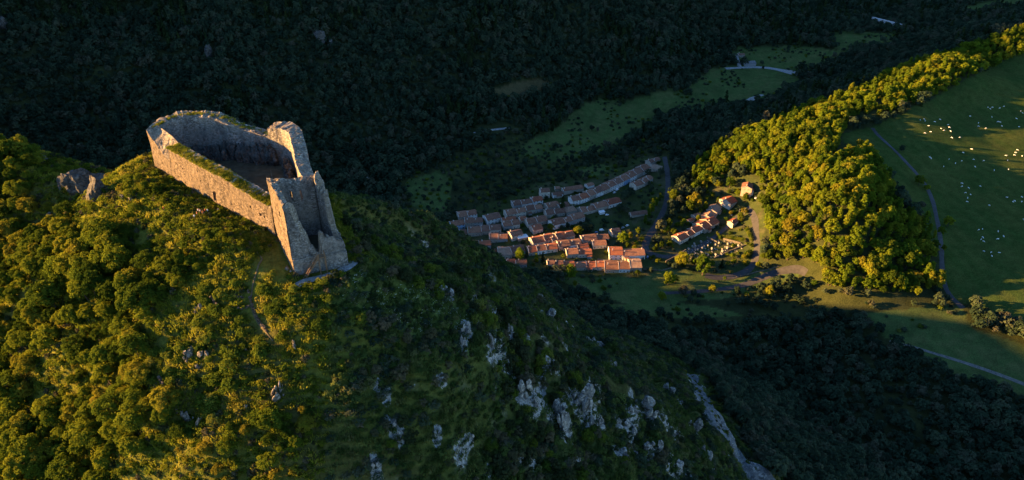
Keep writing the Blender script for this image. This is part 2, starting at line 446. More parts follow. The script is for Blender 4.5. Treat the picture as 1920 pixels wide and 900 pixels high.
# ================================================================== GROUND
# clearings of the valley, as outlines in photo pixels dropped onto the terrain
MEADOWS = [
    [(985, 285), (1010, 262), (1060, 235), (1095, 200), (1135, 194), (1215, 212), (1205, 238), (1165, 262), (1110, 282), (1040, 300)],
    [(1300, 165), (1345, 131), (1420, 127), (1472, 133), (1482, 152), (1440, 182), (1385, 192), (1330, 200), (1300, 190)],
    [(1390, 92), (1440, 90), (1500, 88), (1572, 95), (1540, 118), (1495, 132), (1425, 121), (1385, 108)],
    [(1560, 64), (1600, 62), (1692, 60), (1650, 84), (1575, 92)],
    [(755, 345), (832, 318), (850, 345), (835, 392), (790, 402), (770, 380)],
    [(915, 168), (960, 156), (1000, 150), (1040, 150), (1030, 172), (955, 188)],
    [(1150, 418), (1172, 388), (1205, 362), (1236, 345), (1240, 372), (1205, 412)],
    [(1180, 190), (1260, 170), (1300, 185), (1290, 205), (1215, 215)],
    [(585, 0), (665, -10), (690, -30), (560, -30)],
    [(1790, 14), (1920, -12), (1990, -30), (1960, 2), (1830, 26)],
    [(1020, 508), (1220, 500), (1300, 505), (1330, 520), (1500, 500), (1500, 520), (1420, 548), (1330, 562), (1180, 566), (1080, 545)],
    [(1620, 586), (1700, 580), (1800, 574), (1832, 620), (1925, 652), (2000, 690), (2000, 760), (1920, 742), (1782, 700), (1650, 628)],
    [(1130, 568), (1250, 562), (1330, 575), (1400, 590), (1300, 600), (1190, 590)],
    [(1080, 318), (1110, 308), (1150, 312), (1130, 325), (1090, 330)],
]
for k_ in (0, 1, 2, 3, 7):
    cx_ = sum(p[0] for p in MEADOWS[k_]) / len(MEADOWS[k_]); cy_ = sum(p[1] for p in MEADOWS[k_]) / len(MEADOWS[k_])
    MEADOWS[k_] = [(cx_ + (p[0] - cx_) * 1.16, cy_ + (p[1] - cy_) * 1.16) for p in MEADOWS[k_]]
FIELD = [(1575, 252), (1640, 232), (1700, 210), (1780, 165), (1850, 130), (1905, 100), (2100, 60), (2100, 640), (1920, 618), (1835, 572), (1775, 560), (1772, 480), (1718, 410), (1655, 320), (1600, 290)]
VILLAGE = [(828, 445), (845, 405), (955, 368), (1005, 343), (1060, 340), (1100, 338), (1205, 292), (1250, 294), (1256, 400), (1222, 455), (1262, 492), (1206, 520), (1040, 520), (940, 510), (856, 474)]
HAMLET = [(1222, 482), (1250, 425), (1290, 392), (1335, 352), (1385, 330), (1422, 335), (1432, 400), (1432, 490), (1402, 520), (1300, 512), (1262, 496)]

def gtest(px, py, polys):
    r = np.zeros(np.shape(px), bool)
    for p in polys: r |= inpoly(px, py, p)
    return r

rows = [15.0]
while rows[-1] < 2150:
    y = rows[-1]
    rows.append(y + (1.25 if y < 330 else 1.25 + 1.25 * min(1, (y - 330) / 120) + max(0, y - 560) * 0.0095))
rows = np.array(rows)
q = np.linspace(-1, 1, 640)
sx = 0.52 * q + 0.48 * q ** 3
GX = sx[None, :] * (300 + 0.95 * rows[:, None]); GY = np.repeat(rows[:, None], len(q), 1)
GZ = H(GX, GY)
nr, nc = GX.shape
idx = np.arange(nr * nc).reshape(nr, nc)
faces = np.stack([idx[:-1, :-1], idx[:-1, 1:], idx[1:, 1:], idx[1:, :-1]], -1).reshape(-1, 4)

# what grows or lies where: tint per vertex
PX, PY = project(GX, GY, GZ)
hillness = sstep(18, 60, h_hill(GX, GY) - h_valley(GX, GY))
base = np.zeros((nr, nc, 3))
def put(mask, col):
    for k in range(3): base[..., k] = base[..., k] * (1 - mask) + col[k] * mask
n1 = fbm(GX / 35, GY / 35, seed=51, octv=4); n2 = fbm(GX / 9, GY / 9, seed=57, octv=3)
put(np.ones((nr, nc)), (0.030, 0.036, 0.016))
wild = sstep(-0.1, 0.5, n1)
put(wild * 0.5, (0.048, 0.056, 0.020))
wx, wy = PX + n2 * 5, PY + n1 * 4
mead = gtest(wx, wy, MEADOWS) & (hillness < 0.5)
put(mead * 1.0, (0.054, 0.082, 0.027)); put(mead * sstep(-0.1, 0.5, n2) * 0.6, (0.080, 0.088, 0.034)); put(mead * sstep(0.1, 0.5, n1) * 0.5, (0.040, 0.060, 0.021))
brown = inpoly(wx, wy, MEADOWS[5]) & (hillness < 0.5); put(brown * 0.8, (0.085, 0.060, 0.032))
fld = (inpoly(wx, wy, FIELD) & (hillness < 0.5)) * 1.0
put(fld, (0.036, 0.060, 0.016)); put(fld * sstep(-0.2, 0.6, n1) * 0.5, (0.058, 0.070, 0.020)); put(fld * sstep(0.0, 0.4, np.sin(GX / 3.2 + GY / 9.0 + n1 * 2)) * 0.18, (0.085, 0.080, 0.026))
vil = (gtest(PX, PY, [VILLAGE, HAMLET]) & (hillness < 0.5)) * 1.0
put(vil, (0.036, 0.048, 0.018)); put(vil * sstep(0.1, 0.6, n2) * 0.5, (0.075, 0.066, 0.045))
# pale limestone breaking through the shaded flank, by photo pixel with width and height
OUT = [(873, 625, 18, 40), (868, 650, 12, 26), (920, 640, 8, 20), (922, 655, 8, 26), (958, 625, 8, 16), (985, 635, 10, 16), (1030, 680, 22, 22), (1020, 670, 14, 16), (950, 685, 10, 20), (830, 545, 14, 18), (845, 555, 10, 12),
       (985, 735, 22, 34), (1000, 755, 20, 34), (1012, 725, 16, 26), (975, 745, 16, 20), (1058, 800, 24, 46), (1050, 770, 22, 40), (1085, 755, 26, 34), (1098, 770, 18, 26), (1072, 745, 16, 24), (1120, 735, 16, 22), (1105, 790, 16, 22), (1125, 795, 14, 20),
       (1185, 770, 18, 20), (1205, 765, 22, 22), (1220, 785, 16, 20), (1240, 780, 14, 14), (1180, 800, 20, 22), (1165, 850, 24, 22), (1160, 795, 12, 16), (1215, 840, 18, 28), (1235, 845, 12, 16), (1255, 735, 18, 16), (1275, 755, 14, 16), (1265, 815, 12, 18), (1190, 855, 16, 16), (1270, 880, 24, 24), (1290, 895, 18, 16),
       (1300, 805, 14, 22), (1325, 860, 18, 22), (1335, 880, 12, 14), (740, 805, 12, 26), (728, 795, 14, 14), (752, 820, 10, 18), (820, 818, 10, 18), (880, 825, 8, 10), (705, 880, 12, 16), (700, 865, 9, 12), (1010, 846, 14, 14), (725, 745, 9, 16), (708, 725, 6, 12), (828, 712, 12, 12),
       (1025, 595, 18, 14), (1122, 650, 20, 18), (1108, 640, 14, 10), (1110, 520 + 90, 10, 8), (745, 388, 8, 12), (720, 372, 8, 10), (700, 350, 10, 12), (690, 345, 8, 10), (1150, 690, 12, 14), (1205, 720, 12, 14), (960, 700, 12, 16), (900, 610, 10, 10)]
rocky = np.zeros((nr, nc))
for (ox_, oy_, ow_, oh_) in OUT:
    p = at(ox_, oy_); m_ = np.linalg.norm(p - CAM) / FPX
    ex = (GX - p[0]) / (ow_ * m_ * 0.55 + 0.5); ey = (GY - p[1]) / (oh_ * m_ * 0.6 + 0.6)
    rocky = np.maximum(rocky, np.exp(-(ex ** 2 + ey ** 2)))
# castle hill: dry grass on the sunny side, greener turf on the other, bare rock where it is steep
dzx = np.gradient(GZ, axis=1) / np.maximum(np.gradient(GX, axis=1), 1e-3)
dzy = np.gradient(GZ, axis=0) / np.maximum(np.gradient(GY, axis=0), 1e-3)
steep = np.hypot(dzx, dzy)
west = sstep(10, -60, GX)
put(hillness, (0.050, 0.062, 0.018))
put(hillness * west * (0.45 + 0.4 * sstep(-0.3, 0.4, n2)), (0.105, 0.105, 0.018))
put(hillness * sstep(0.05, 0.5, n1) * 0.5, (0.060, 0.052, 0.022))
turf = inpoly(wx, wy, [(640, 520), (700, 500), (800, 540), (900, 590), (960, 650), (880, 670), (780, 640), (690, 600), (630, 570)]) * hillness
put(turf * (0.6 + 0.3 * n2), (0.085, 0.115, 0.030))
rockm = hillness * sstep(1.25, 1.9, steep + 0.6 * n2) * sstep(-60, -20, GX)
put(rockm * 0.35, (0.17, 0.165, 0.15))
rocky = np.clip(rocky + rockm * 0.55, 0, 1)
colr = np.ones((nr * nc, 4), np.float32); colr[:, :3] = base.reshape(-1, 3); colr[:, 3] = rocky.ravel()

GZ = GZ + rocky * (np.abs(fbm(GX / 2.6, GY / 2.6, seed=87, octv=3)) * 1.6 - 0.2)
verts = np.stack([GX, GY, GZ], -1).reshape(-1, 3)
M_ground, nt, b = new_mat("ground_cover")
va = N(nt, "ShaderNodeVertexColor", layer_name="cover"); g = N(nt, "ShaderNodeNewGeometry")
na = noise_tex(nt, g.outputs["Position"], 0.9, 6, 0.65); nb = noise_tex(nt, g.outputs["Position"], 0.12, 5, 0.6)
ra = ramp(nt, na.outputs[0], [(0.28, (0.55, 0.55, 0.55)), (0.72, (1.4, 1.4, 1.35))])
rb = ramp(nt, nb.outputs[0], [(0.3, (0.75, 0.78, 0.75)), (0.7, (1.25, 1.2, 1.15))])
cc = mix(nt, 1.0, mix(nt, 1.0, va.outputs[0], ra.outputs[0], 'MULTIPLY'), rb.outputs[0], 'MULTIPLY')
mp = N(nt, "ShaderNodeMapping"); mp.inputs["Scale"].default_value = (1.0, 1.0, 0.35); nt.links.new(g.outputs["Position"], mp.inputs["Vector"])
nk = noise_tex(nt, mp.outputs[0], 1.3, 8, 0.75)
sm = N(nt, "ShaderNodeMath", operation='ADD'); nt.links.new(nk.outputs[0], sm.inputs[0]); nt.links.new(va.outputs["Alpha"], sm.inputs[1])
rm_ = ramp(nt, sm.outputs[0], [(0.86, (0, 0, 0)), (0.94, (1, 1, 1))])
rc = ramp(nt, nk.outputs[0], [(0.34, (0.045, 0.048, 0.04)), (0.47, (0.17, 0.165, 0.15)), (0.62, (0.34, 0.33, 0.305))])
cc = mix(nt, rm_.outputs[0], cc, rc.outputs[0])
nt.links.new(cc, b.inputs["Base Color"]); bump(nt, b, na.outputs[0], 0.9, 0.6); b.inputs["Roughness"].default_value = 1.0
b.inputs["Specular IOR Level"].default_value = 0.0
me = mesh_np("ground", verts, faces, [M_ground], smooth=True)
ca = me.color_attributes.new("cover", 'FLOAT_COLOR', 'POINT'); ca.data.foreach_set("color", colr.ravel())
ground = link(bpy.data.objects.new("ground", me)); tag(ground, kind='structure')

# ------------------------------------------------------------------ roads and paths: ribbons draped on the ground
def ribbon_world(name, pts, width, mat, lift=0.22, n_across=5, step=2.5, rag=0.12):
    P = np.array(pts, float)[:, :2]
    # smooth the line (Chaikin) and walk it in even steps
    for _ in range(3):
        Q = [P[0]]
        for a, c in zip(P[:-1], P[1:]): Q += [a * 0.75 + c * 0.25, a * 0.25 + c * 0.75]
        P = np.array(Q + [P[-1]])
    s = np.concatenate([[0], np.cumsum(np.hypot(*(P[1:] - P[:-1]).T))])
    k = np.linspace(0, s[-1], max(4, int(s[-1] / step)))
    X = np.interp(k, s, P[:, 0]); Y = np.interp(k, s, P[:, 1])
    tx, ty = np.gradient(X), np.gradient(Y); L = np.hypot(tx, ty) + 1e-9; nx, ny = -ty / L, tx / L
    w = width if np.ndim(width) else np.full(len(k), float(width))
    if np.ndim(width): w = np.interp(k / s[-1], np.linspace(0, 1, len(width)), width)
    w = w * (1 + rag * fbm(X / 9, Y / 9, seed=77, octv=2))
    off = np.linspace(-0.5, 0.5, n_across)
    VX = X[:, None] + nx[:, None] * w[:, None] * off; VY = Y[:, None] + ny[:, None] * w[:, None] * off
    VZ = H(VX, VY) + lift * (1 - 1.6 * np.abs(off)[None] ** 2 * 1.2)
    n, mcols = VX.shape; ii = np.arange(n * mcols).reshape(n, mcols)
    fc = np.stack([ii[:-1, :-1], ii[1:, :-1], ii[1:, 1:], ii[:-1, 1:]], -1).reshape(-1, 4)[:, ::-1]
    o = link(bpy.data.objects.new(name, mesh_np(name, np.stack([VX, VY, VZ], -1).reshape(-1, 3), fc, [mat], smooth=True)))
    tag(o, kind='structure'); return o
def ribbon(name, pix, width, mat, layer=None, **kw):
    return ribbon_world(name, [at(x, y, layer) for x, y in pix], width, mat, **kw)

V_ = 480.0     # sight-line distance beyond which only the valley lies
ribbon("road", [(1246, 294), (1251, 320), (1253, 350), (1249, 385), (1232, 420), (1213, 448), (1208, 466), (1222, 478), (1262, 484), (1300, 470), (1345, 441), (1372, 418), (1384, 404)],
       [5.5, 5.5, 5.5, 5.5, 6, 7.5, 7.5, 6, 5.5, 4.5, 4.5], M_asphalt, V_)
ribbon("road", [(1208, 470), (1200, 488), (1170, 492), (1120, 488)], 5, M_asphalt, V_, lift=0.18)
ribbon("road", [(1400, 388), (1414, 402), (1418, 440), (1420, 470), (1412, 500), (1385, 516), (1345, 522), (1322, 516)], [5, 6, 5.5, 5.5, 6, 7, 8, 8], M_asphalt, V_)
ribbon("road", [(1512, 512), (1498, 503), (1465, 507), (1432, 518), (1390, 536), (1330, 546), (1240, 550)], [5, 7, 7, 6, 5, 4.5, 4.5], M_asphalt, V_)
ribbon("road", [(1360, 129), (1400, 125), (1440, 127), (1480, 135), (1503, 141), (1520, 136)], [6, 6, 7, 9, 20, 10], M_pathpale, V_, lift=0.7)
ribbon("track", [(1379, 103), (1384, 114), (1387, 126)], 7, M_pathpale, V_, lift=0.7)
ribbon("track", [(1660, 84), (1690, 75), (1718, 67)], 6, M_pathpale, V_, lift=0.7)
ribbon("track", [(1396, 196), (1412, 184), (1430, 178)], [14, 12, 6], M_pathpale, V_, lift=0.7)
ribbon("track", [(1636, 240), (1668, 274), (1698, 304), (1728, 335), (1746, 366), (1758, 410), (1764, 460), (1766, 520), (1778, 552), (1806, 578)], 4.5, M_asphalt, V_)
ribbon("track", [(1668, 640), (1720, 653), (1762, 666), (1840, 690), (1925, 722), (2020, 760)], [2.8, 3.2, 3.6, 4, 4.2, 4.2], M_pathstone, V_ - 60)
ribbon("track", [(888, 250), (920, 244), (958, 240)], 3.5, M_pathpale, V_, lift=0.5)
# on the castle hill
ribbon("footpath", [(556, 536), (572, 527), (600, 522), (632, 512), (656, 500), (668, 489), (660, 478), (648, 468)], [2.6, 2.6, 2.4, 2.6, 2.6, 2.4, 2.0, 1.4], M_pathpale, lift=0.3, step=0.8)
ribbon("footpath", [(340, 388), (362, 402), (392, 406), (420, 416), (448, 432), (474, 462), (492, 486)], [0.5, 1.7, 1.5, 0.8, 0.6, 0.5, 0.4], M_dirt, lift=0.2, step=0.8)
ribbon("footpath", [(492, 486), (482, 508), (472, 540), (470, 580), (486, 610), (512, 640)], [0.45, 0.5, 0.5, 0.45, 0.4, 0.4], M_dirt, lift=0.2, step=0.8)
ribbon("scree_slope", [(1288, 700), (1312, 735), (1340, 780), (1372, 830), (1405, 872), (1440, 915), (1480, 960)], [3, 6, 9, 11, 13, 14, 14], M_scree, lift=0.5, n_across=9, step=1.2, rag=0.28)
# ================================================================== PLANTS: prototypes
def leaf_quads(centers, normals, size, rng, aspect=0.75):
    n = len(centers)
    r = rng.normal(size=(n, 3)); t = np.cross(normals, r); t /= np.linalg.norm(t, axis=1)[:, None] + 1e-9
    bt = np.cross(normals, t)
    s = (size * rng.uniform(0.6, 1.3, n))[:, None]
    t = t * s; bt = bt * s * aspect
    bend = normals * s * 0.25
    v = np.stack([centers - t, centers - bt * 0.9 + bend, centers + t, centers + bt * 0.9 + bend], 1).reshape(-1, 3)
    f = np.arange(4 * n).reshape(n, 4)
    return v, f

def crown_mesh(name, seed, rx, rz, zc, n_clump, n_leaf, size, mat, shape='round', clump=0.38, droop=0.0):
    """leaf sprays gathered in clumps through the volume of a crown"""
    rng = np.random.default_rng(seed)
    C = []; R = []
    golden = math.pi * (3 - math.sqrt(5))
    for i in range(n_clump):
        zz = 1 - 1.75 * (i + 0.5) / n_clump               # more at the top than below
        ph = i * golden + rng.uniform(-0.5, 0.5)
        rr = math.sqrt(max(0, 1 - zz * zz)); k = rng.uniform(0.55, 0.98)
        if shape == 'round':
            p = np.array([rr * math.cos(ph) * rx * k, rr * math.sin(ph) * rx * k, zc + zz * rz * k])
            r = rx * clump * rng.uniform(0.7, 1.25)
        elif shape == 'cone':
            t = (i + 0.5) / n_clump; w = rx * (1 - t) ** 0.85 * rng.uniform(0.5, 0.95)
            p = np.array([w * math.cos(ph), w * math.sin(ph), zc - rz + 2 * rz * t])
            r = (0.16 + 0.5 * (1 - t)) * rx * clump * 1.5
        else:                                             # column
            t = (i + 0.5) / n_clump; w = rx * math.sin(math.pi * min(0.97, 0.12 + 0.86 * t)) ** 0.6 * rng.uniform(0.4, 0.85)
            p = np.array([w * math.cos(ph), w * math.sin(ph), zc - rz + 2 * rz * t])
            r = rx * clump * rng.uniform(0.8, 1.2)
        C.append(p); R.append(r)
    C = np.array(C); R = np.array(R)
    vs, fs = [], []
    off = 0
    for c, r in zip(C, R):
        m = int(n_leaf * rng.uniform(0.8, 1.2))
        d = rng.normal(size=(m, 3)); d /= np.linalg.norm(d, axis=1)[:, None]
        d[:, 2] = np.where(d[:, 2] < -0.35, -d[:, 2] * 0.6, d[:, 2])
        rad = rng.uniform(0.25, 1.0, m) ** 0.45 * r
        pts = c + d * rad[:, None] * np.array([1, 1, 0.78])
        pts[:, 2] -= droop * np.hypot(pts[:, 0], pts[:, 1]) ** 2 / max(rx, .1)
        out = pts - np.array([0, 0, zc]); out /= np.linalg.norm(out, axis=1)[:, None] + 1e-9
        nrm = d * 0.55 + out * 0.5 + rng.normal(size=(m, 3)) * 0.38 + np.array([0, 0, 0.25])
        nrm /= np.linalg.norm(nrm, axis=1)[:, None]
        v, f = leaf_quads(pts, nrm, size, rng)
        vs.append(v); fs.append(f + off); off += len(v)
    return mesh_np(name, np.concatenate(vs), np.concatenate(fs), [mat])

def trunk_mesh(name, seed, h, r, limbs, spread, mat=None):
    rng = np.random.default_rng(seed); v = []; f = []
    def tube(a, b, r0, r1, n=6):
        a = Vector(a); b = Vector(b); d = (b - a).normalized()
        u = d.orthogonal().normalized(); w = d.cross(u); o = len(v)
        for p, rr in ((a, r0), (b, r1)):
            for i in range(n):
                t = 2 * math.pi * i / n; v.append(tuple(p + (u * math.cos(t) + w * math.sin(t)) * rr))
        for i in range(n): f.append((o + i, o + (i + 1) % n, o + n + (i + 1) % n, o + n + i))
    p0 = Vector((0, 0, -0.8)); p1 = Vector((rng.normal() * 0.1, rng.normal() * 0.1, h * 0.35)); p2 = Vector((rng.normal() * 0.25, rng.normal() * 0.25, h * 0.8))
    tube(p0, p1, r * 1.25, r * 0.85); tube(p1, p2, r * 0.85, r * 0.3)
    for i in range(limbs):
        t = rng.uniform(0.25, 0.95); s = p1.lerp(p2, t); a = i * 2.4 + rng.uniform(-.4, .4)
        e = s + Vector((math.cos(a) * spread, math.sin(a) * spread, spread * rng.uniform(0.35, 0.9)))
        tube(s, e, r * 0.38, r * 0.10, 5)
    return mesh_np(name, v, f, [mat or M_bark])

NEAR = []
for i in range(7):
    rx = [3.6, 3.2, 4.2, 3.0, 3.8, 2.7, 4.4][i]; rz = [3.4, 3.6, 3.4, 3.4, 3.0, 3.6, 3.8][i]; zc = rz * 0.95 + [1.6, 2.0, 1.5, 1.4, 1.2, 1.8, 2.0][i]
    NEAR.append((crown_mesh("crown", 100 + i, rx, rz, zc, 34, 84, 0.30, M_leaf, clump=0.34), trunk_mesh("trunk", 200 + i, zc + rz * 0.4, 0.2, 7, rx * 0.7)))
MIDT = []
for i in range(6):
    rx = [4.2, 4.8, 3.6, 5.2, 3.3, 4.4][i]; rz = [4.6, 4.4, 5.0, 4.8, 5.2, 4.0][i]; zc = rz + 1.5
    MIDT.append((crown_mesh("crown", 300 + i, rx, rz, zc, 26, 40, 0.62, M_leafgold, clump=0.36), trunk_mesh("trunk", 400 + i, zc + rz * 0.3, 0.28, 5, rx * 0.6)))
MIDG = []
for i in range(4):
    me2 = MIDT[i][0].copy(); me2.materials[0] = M_leaf; MIDG.append((me2, MIDT[i][1]))
DARKT = []  # same trees in the foliage darkened for shade
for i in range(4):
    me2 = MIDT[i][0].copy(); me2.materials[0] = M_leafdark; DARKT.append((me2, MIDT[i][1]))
POPLAR = [(crown_mesh("crown", 350 + i, 2.3, 6.2, 7.4, 26, 36, 0.55, M_leafgold, 'column', clump=0.55), trunk_mesh("trunk", 450 + i, 11, 0.25, 4, 1.0)) for i in range(2)]
CONE = [(crown_mesh("crown", 370 + i, 2.8, 6.5, 7.2, 30, 36, 0.6, M_conifer, 'cone', clump=0.5, droop=0.12), trunk_mesh("trunk", 470 + i, 12, 0.25, 4, 1.0)) for i in range(2)]
SHRUB = [(crown_mesh("foliage", 500 + i, [1.5, 1.8, 1.2, 1.6][i], [1.0, 1.2, 1.1, 0.9][i], [0.9, 1.05, 1.0, 0.75][i], 16, 50, 0.19, M_shrub, clump=0.42),
          trunk_mesh("stem", 520 + i, 1.2, 0.07, 5, 0.8)) for i in range(4)]
GSHRUB = [(crown_mesh("foliage", 540 + i, [1.3, 1.6, 1.1][i], [1.5, 1.3, 1.6][i], [1.4, 1.2, 1.5][i], 18, 46, 0.19, M_greyshrub, clump=0.38),
           trunk_mesh("stem", 560 + i, 1.6, 0.07, 5, 0.7)) for i in range(3)]

# low-detail kinds for the masses
def proto(me, name):
    o = bpy.data.objects.new(name, me); return o
def collection_of(name, meshes):
    c = bpy.data.collections.new(name)
    for i, m in enumerate(meshes): c.objects.link(proto(m, "%s_%02d" % (name, i)))
    return c
far_meshes = []
for i in range(6):
    rx = [4.0, 4.8, 3.6, 4.4, 5.0, 3.4][i]; rz = [4.6, 4.2, 5.0, 5.2, 4.4, 4.4][i]
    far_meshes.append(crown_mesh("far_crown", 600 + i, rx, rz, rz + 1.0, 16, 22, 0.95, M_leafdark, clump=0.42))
for i in range(2): far_meshes.append(crown_mesh("far_cone", 620 + i, 2.6, 6.5, 6.8, 16, 22, 0.85, M_conifer, 'cone', clump=0.6, droop=0.1))
C_FAR = collection_of("forest_tree", far_meshes)
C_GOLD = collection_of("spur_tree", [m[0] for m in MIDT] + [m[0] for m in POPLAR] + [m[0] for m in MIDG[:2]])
C_BUSH = collection_of("bush", [crown_mesh("bush", 640 + i, 1.7, 1.2, 0.9, 10, 26, 0.42, [M_leafdark, M_leafdark, M_shrub][i], clump=0.5) for i in range(3)])
def tuft_mesh(seed, n, rad, h, mat, w=0.05):
    rng = np.random.default_rng(seed); v = []; f = []
    for i in range(n):
        a = rng.uniform(0, 6.283); r = rad * math.sqrt(rng.uniform()); x, y = r * math.cos(a), r * math.sin(a)
        b = rng.uniform(0, 6.283); hh = h * rng.uniform(.5, 1.2) * (1 - .45 * r / rad); lean = rng.normal(size=2) * hh * .35
        o = len(v); dx, dy = math.cos(b) * w, math.sin(b) * w
        v += [(x - dx, y - dy, -.1), (x + dx, y + dy, -.1), (x + dx * .6 + lean[0], y + dy * .6 + lean[1], hh), (x - dx * .6 + lean[0], y - dy * .6 + lean[1], hh)]
        f.append((o, o + 1, o + 2, o + 3))
    return mesh_np("tuft", v, f, [mat])
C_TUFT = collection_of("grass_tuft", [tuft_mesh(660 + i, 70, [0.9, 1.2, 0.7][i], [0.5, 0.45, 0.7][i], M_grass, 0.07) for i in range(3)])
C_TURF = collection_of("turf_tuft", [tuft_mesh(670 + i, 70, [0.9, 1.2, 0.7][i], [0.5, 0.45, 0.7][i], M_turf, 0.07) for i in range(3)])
C_UNDERG = collection_of("shade_bush", [crown_mesh("shade_bush", 690 + i, [0.9, 1.2, 0.8, 1.0][i], [0.6, 0.7, 0.9, 0.6][i], 0.4, 9, 34, 0.16, [M_turf, M_leafdark, M_greyshrub, M_turf][i], clump=0.5) for i in range(4)])  # low bushes again, foliage colours darkened for the flank in shade
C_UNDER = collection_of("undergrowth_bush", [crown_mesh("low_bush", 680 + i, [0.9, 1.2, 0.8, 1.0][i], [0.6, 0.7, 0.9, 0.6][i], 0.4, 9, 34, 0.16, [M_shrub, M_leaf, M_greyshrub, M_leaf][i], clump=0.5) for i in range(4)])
C_FLOWER = collection_of("flower_head", [crown_mesh("flower", 700 + i, 0.35, 0.15, 0.35, 4, 3, 0.08, M_flower, clump=0.5) for i in range(2)])

def scatter(name, P, scale, idx, coll, label, cat, rot=None, rng=RNG):
    """one mass of plants: points carrying a plant each through geometry nodes"""
    n = len(P); me = bpy.data.meshes.new(name); me.vertices.add(n); me.vertices.foreach_set("co", np.asarray(P, np.float32).ravel())
    a = me.attributes.new("size", 'FLOAT', 'POINT'); a.data.foreach_set("value", np.asarray(scale, np.float32))
    a = me.attributes.new("pick", 'INT', 'POINT'); a.data.foreach_set("value", np.asarray(idx, np.int32))
    r = np.zeros((n, 3), np.float32); r[:, 2] = rng.uniform(0, 6.283, n); r[:, 0] = rng.normal(size=n) * 0.06; r[:, 1] = rng.normal(size=n) * 0.06
    a = me.attributes.new("turn", 'FLOAT_VECTOR', 'POINT'); a.data.foreach_set("vector", r.ravel())
    o = link(bpy.data.objects.new(name, me))
    ng = bpy.data.node_groups.new(name + "_nodes", 'GeometryNodeTree')
    ng.interface.new_socket("Geometry", in_out='INPUT', socket_type='NodeSocketGeometry'); ng.interface.new_socket("Geometry", in_out='OUTPUT', socket_type='NodeSocketGeometry')
    gi = ng.nodes.new("NodeGroupInput"); go = ng.nodes.new("NodeGroupOutput"); ip = ng.nodes.new("GeometryNodeInstanceOnPoints"); ci = ng.nodes.new("GeometryNodeCollectionInfo")
    ci.inputs["Collection"].default_value = coll; ci.inputs["Separate Children"].default_value = True; ci.inputs["Reset Children"].default_value = True
    ip.inputs["Pick Instance"].default_value = True
    def attr(nm, dt):
        k = ng.nodes.new("GeometryNodeInputNamedAttribute"); k.data_type = dt; k.inputs[0].default_value = nm
        return next(s for s in k.outputs if s.enabled)
    L = ng.links.new
    L(gi.outputs[0], ip.inputs["Points"]); L(ci.outputs[0], ip.inputs["Instance"]); L(attr("pick", 'INT'), ip.inputs["Instance Index"])
    L(attr("turn", 'FLOAT_VECTOR'), ip.inputs["Rotation"]); L(attr("size", 'FLOAT'), ip.inputs["Scale"]); L(ip.outputs[0], go.inputs[0])
    md = o.modifiers.new("plants", 'NODES'); md.node_group = ng
    tag(o, label, cat, kind='stuff'); return o

def grid_points(x0, x1, y0, y1, step, rng, jit=0.9):
    gx, gy = np.meshgrid(np.arange(x0, x1, step), np.arange(y0, y1, step))
    gx = gx + rng.uniform(-.5, .5, gx.shape) * step * jit; gy = gy + rng.uniform(-.5, .5, gy.shape) * step * jit
    return gx.ravel(), gy.ravel()

def plant(name, kinds, i, p, s, rng, label, cat, group, parts=("trunk", "crown"), sz=None, lean=0.05):
    """one tree or shrub: an Empty at its foot with trunk and crown"""
    o = empty(name, (p[0], p[1], p[2] - 0.15), rng.uniform(0, 6.283))
    k = s * rng.uniform(0.88, 1.14) if sz is None else s * sz
    o.scale = (s, s, k); o.rotation_euler[0] = rng.normal() * lean; o.rotation_euler[1] = rng.normal() * lean
    cr, tr = kinds[i % len(kinds)]
    link(bpy.data.objects.new(parts[0], tr), o); link(bpy.data.objects.new(parts[1], cr), o)
    tag(o, label, cat, group); return o

# ================================================================== PLANTS: the masses of the valley
prng = np.random.default_rng(5)
def slope_layer(x, y): return h_hill(x, y) - h_valley(x, y)
ROADS_W = [o for o in COL.objects if o.name.startswith(("road", "track"))]
rd = []
for o in ROADS_W:
    co = np.empty(len(o.data.vertices) * 3, np.float32); o.data.vertices.foreach_get("co", co); rd.append(co.reshape(-1, 3)[2::5, :2])
rd = np.concatenate(rd)
_cell = {}
for x, y in rd: _cell.setdefault((int(x // 12), int(y // 12)), []).append((x, y))
def near_road(x, y, r):
    out = np.zeros(len(x), bool)
    for i, (a, c) in enumerate(zip(x, y)):
        ca_, cb_ = int(a // 12), int(c // 12)
        for u in (-1, 0, 1):
            for w in (-1, 0, 1):
                for (p_, q_) in _cell.get((ca_ + u, cb_ + w), ()):
                    if (p_ - a) ** 2 + (q_ - c) ** 2 < r * r: out[i] = True; break
    return out

SPUR = [(1296, 372), (1302, 312), (1345, 274), (1420, 240), (1500, 210), (1595, 176), (1685, 134), (1795, 98), (1885, 66), (1960, 46), (1990, 90), (1900, 110), (1830, 140), (1770, 175), (1690, 205),
        (1640, 222), (1590, 232), (1600, 262), (1640, 300), (1665, 345), (1690, 400), (1745, 440), (1768, 470), (1768, 545), (1700, 560), (1600, 545), (1520, 535), (1508, 500), (1440, 490), (1432, 400), (1424, 340), (1385, 318), (1345, 345)]
gx, gy = grid_points(-1150, 1250, 240, 1750, 6.6, prng)
gz = H(gx, gy); hx, hy = project(gx, gy, gz)
keep = (hx > -160) & (hx < 2080) & (hy > -70) & (hy < 1020) & (slope_layer(gx, gy) < 25)
gx, gy, gz, hx, hy = [a[keep] for a in (gx, gy, gz, hx, hy)]
jx = hx + prng.normal(size=len(hx)) * 4; jy = hy + prng.normal(size=len(hx)) * 3
open_ = gtest(jx, jy, MEADOWS) | inpoly(jx, jy, FIELD) | gtest(hx, hy, [VILLAGE, HAMLET]) | near_road(gx, gy, 7.0)
in_spur = inpoly(hx, hy, SPUR) & ~near_road(gx, gy, 6.0)
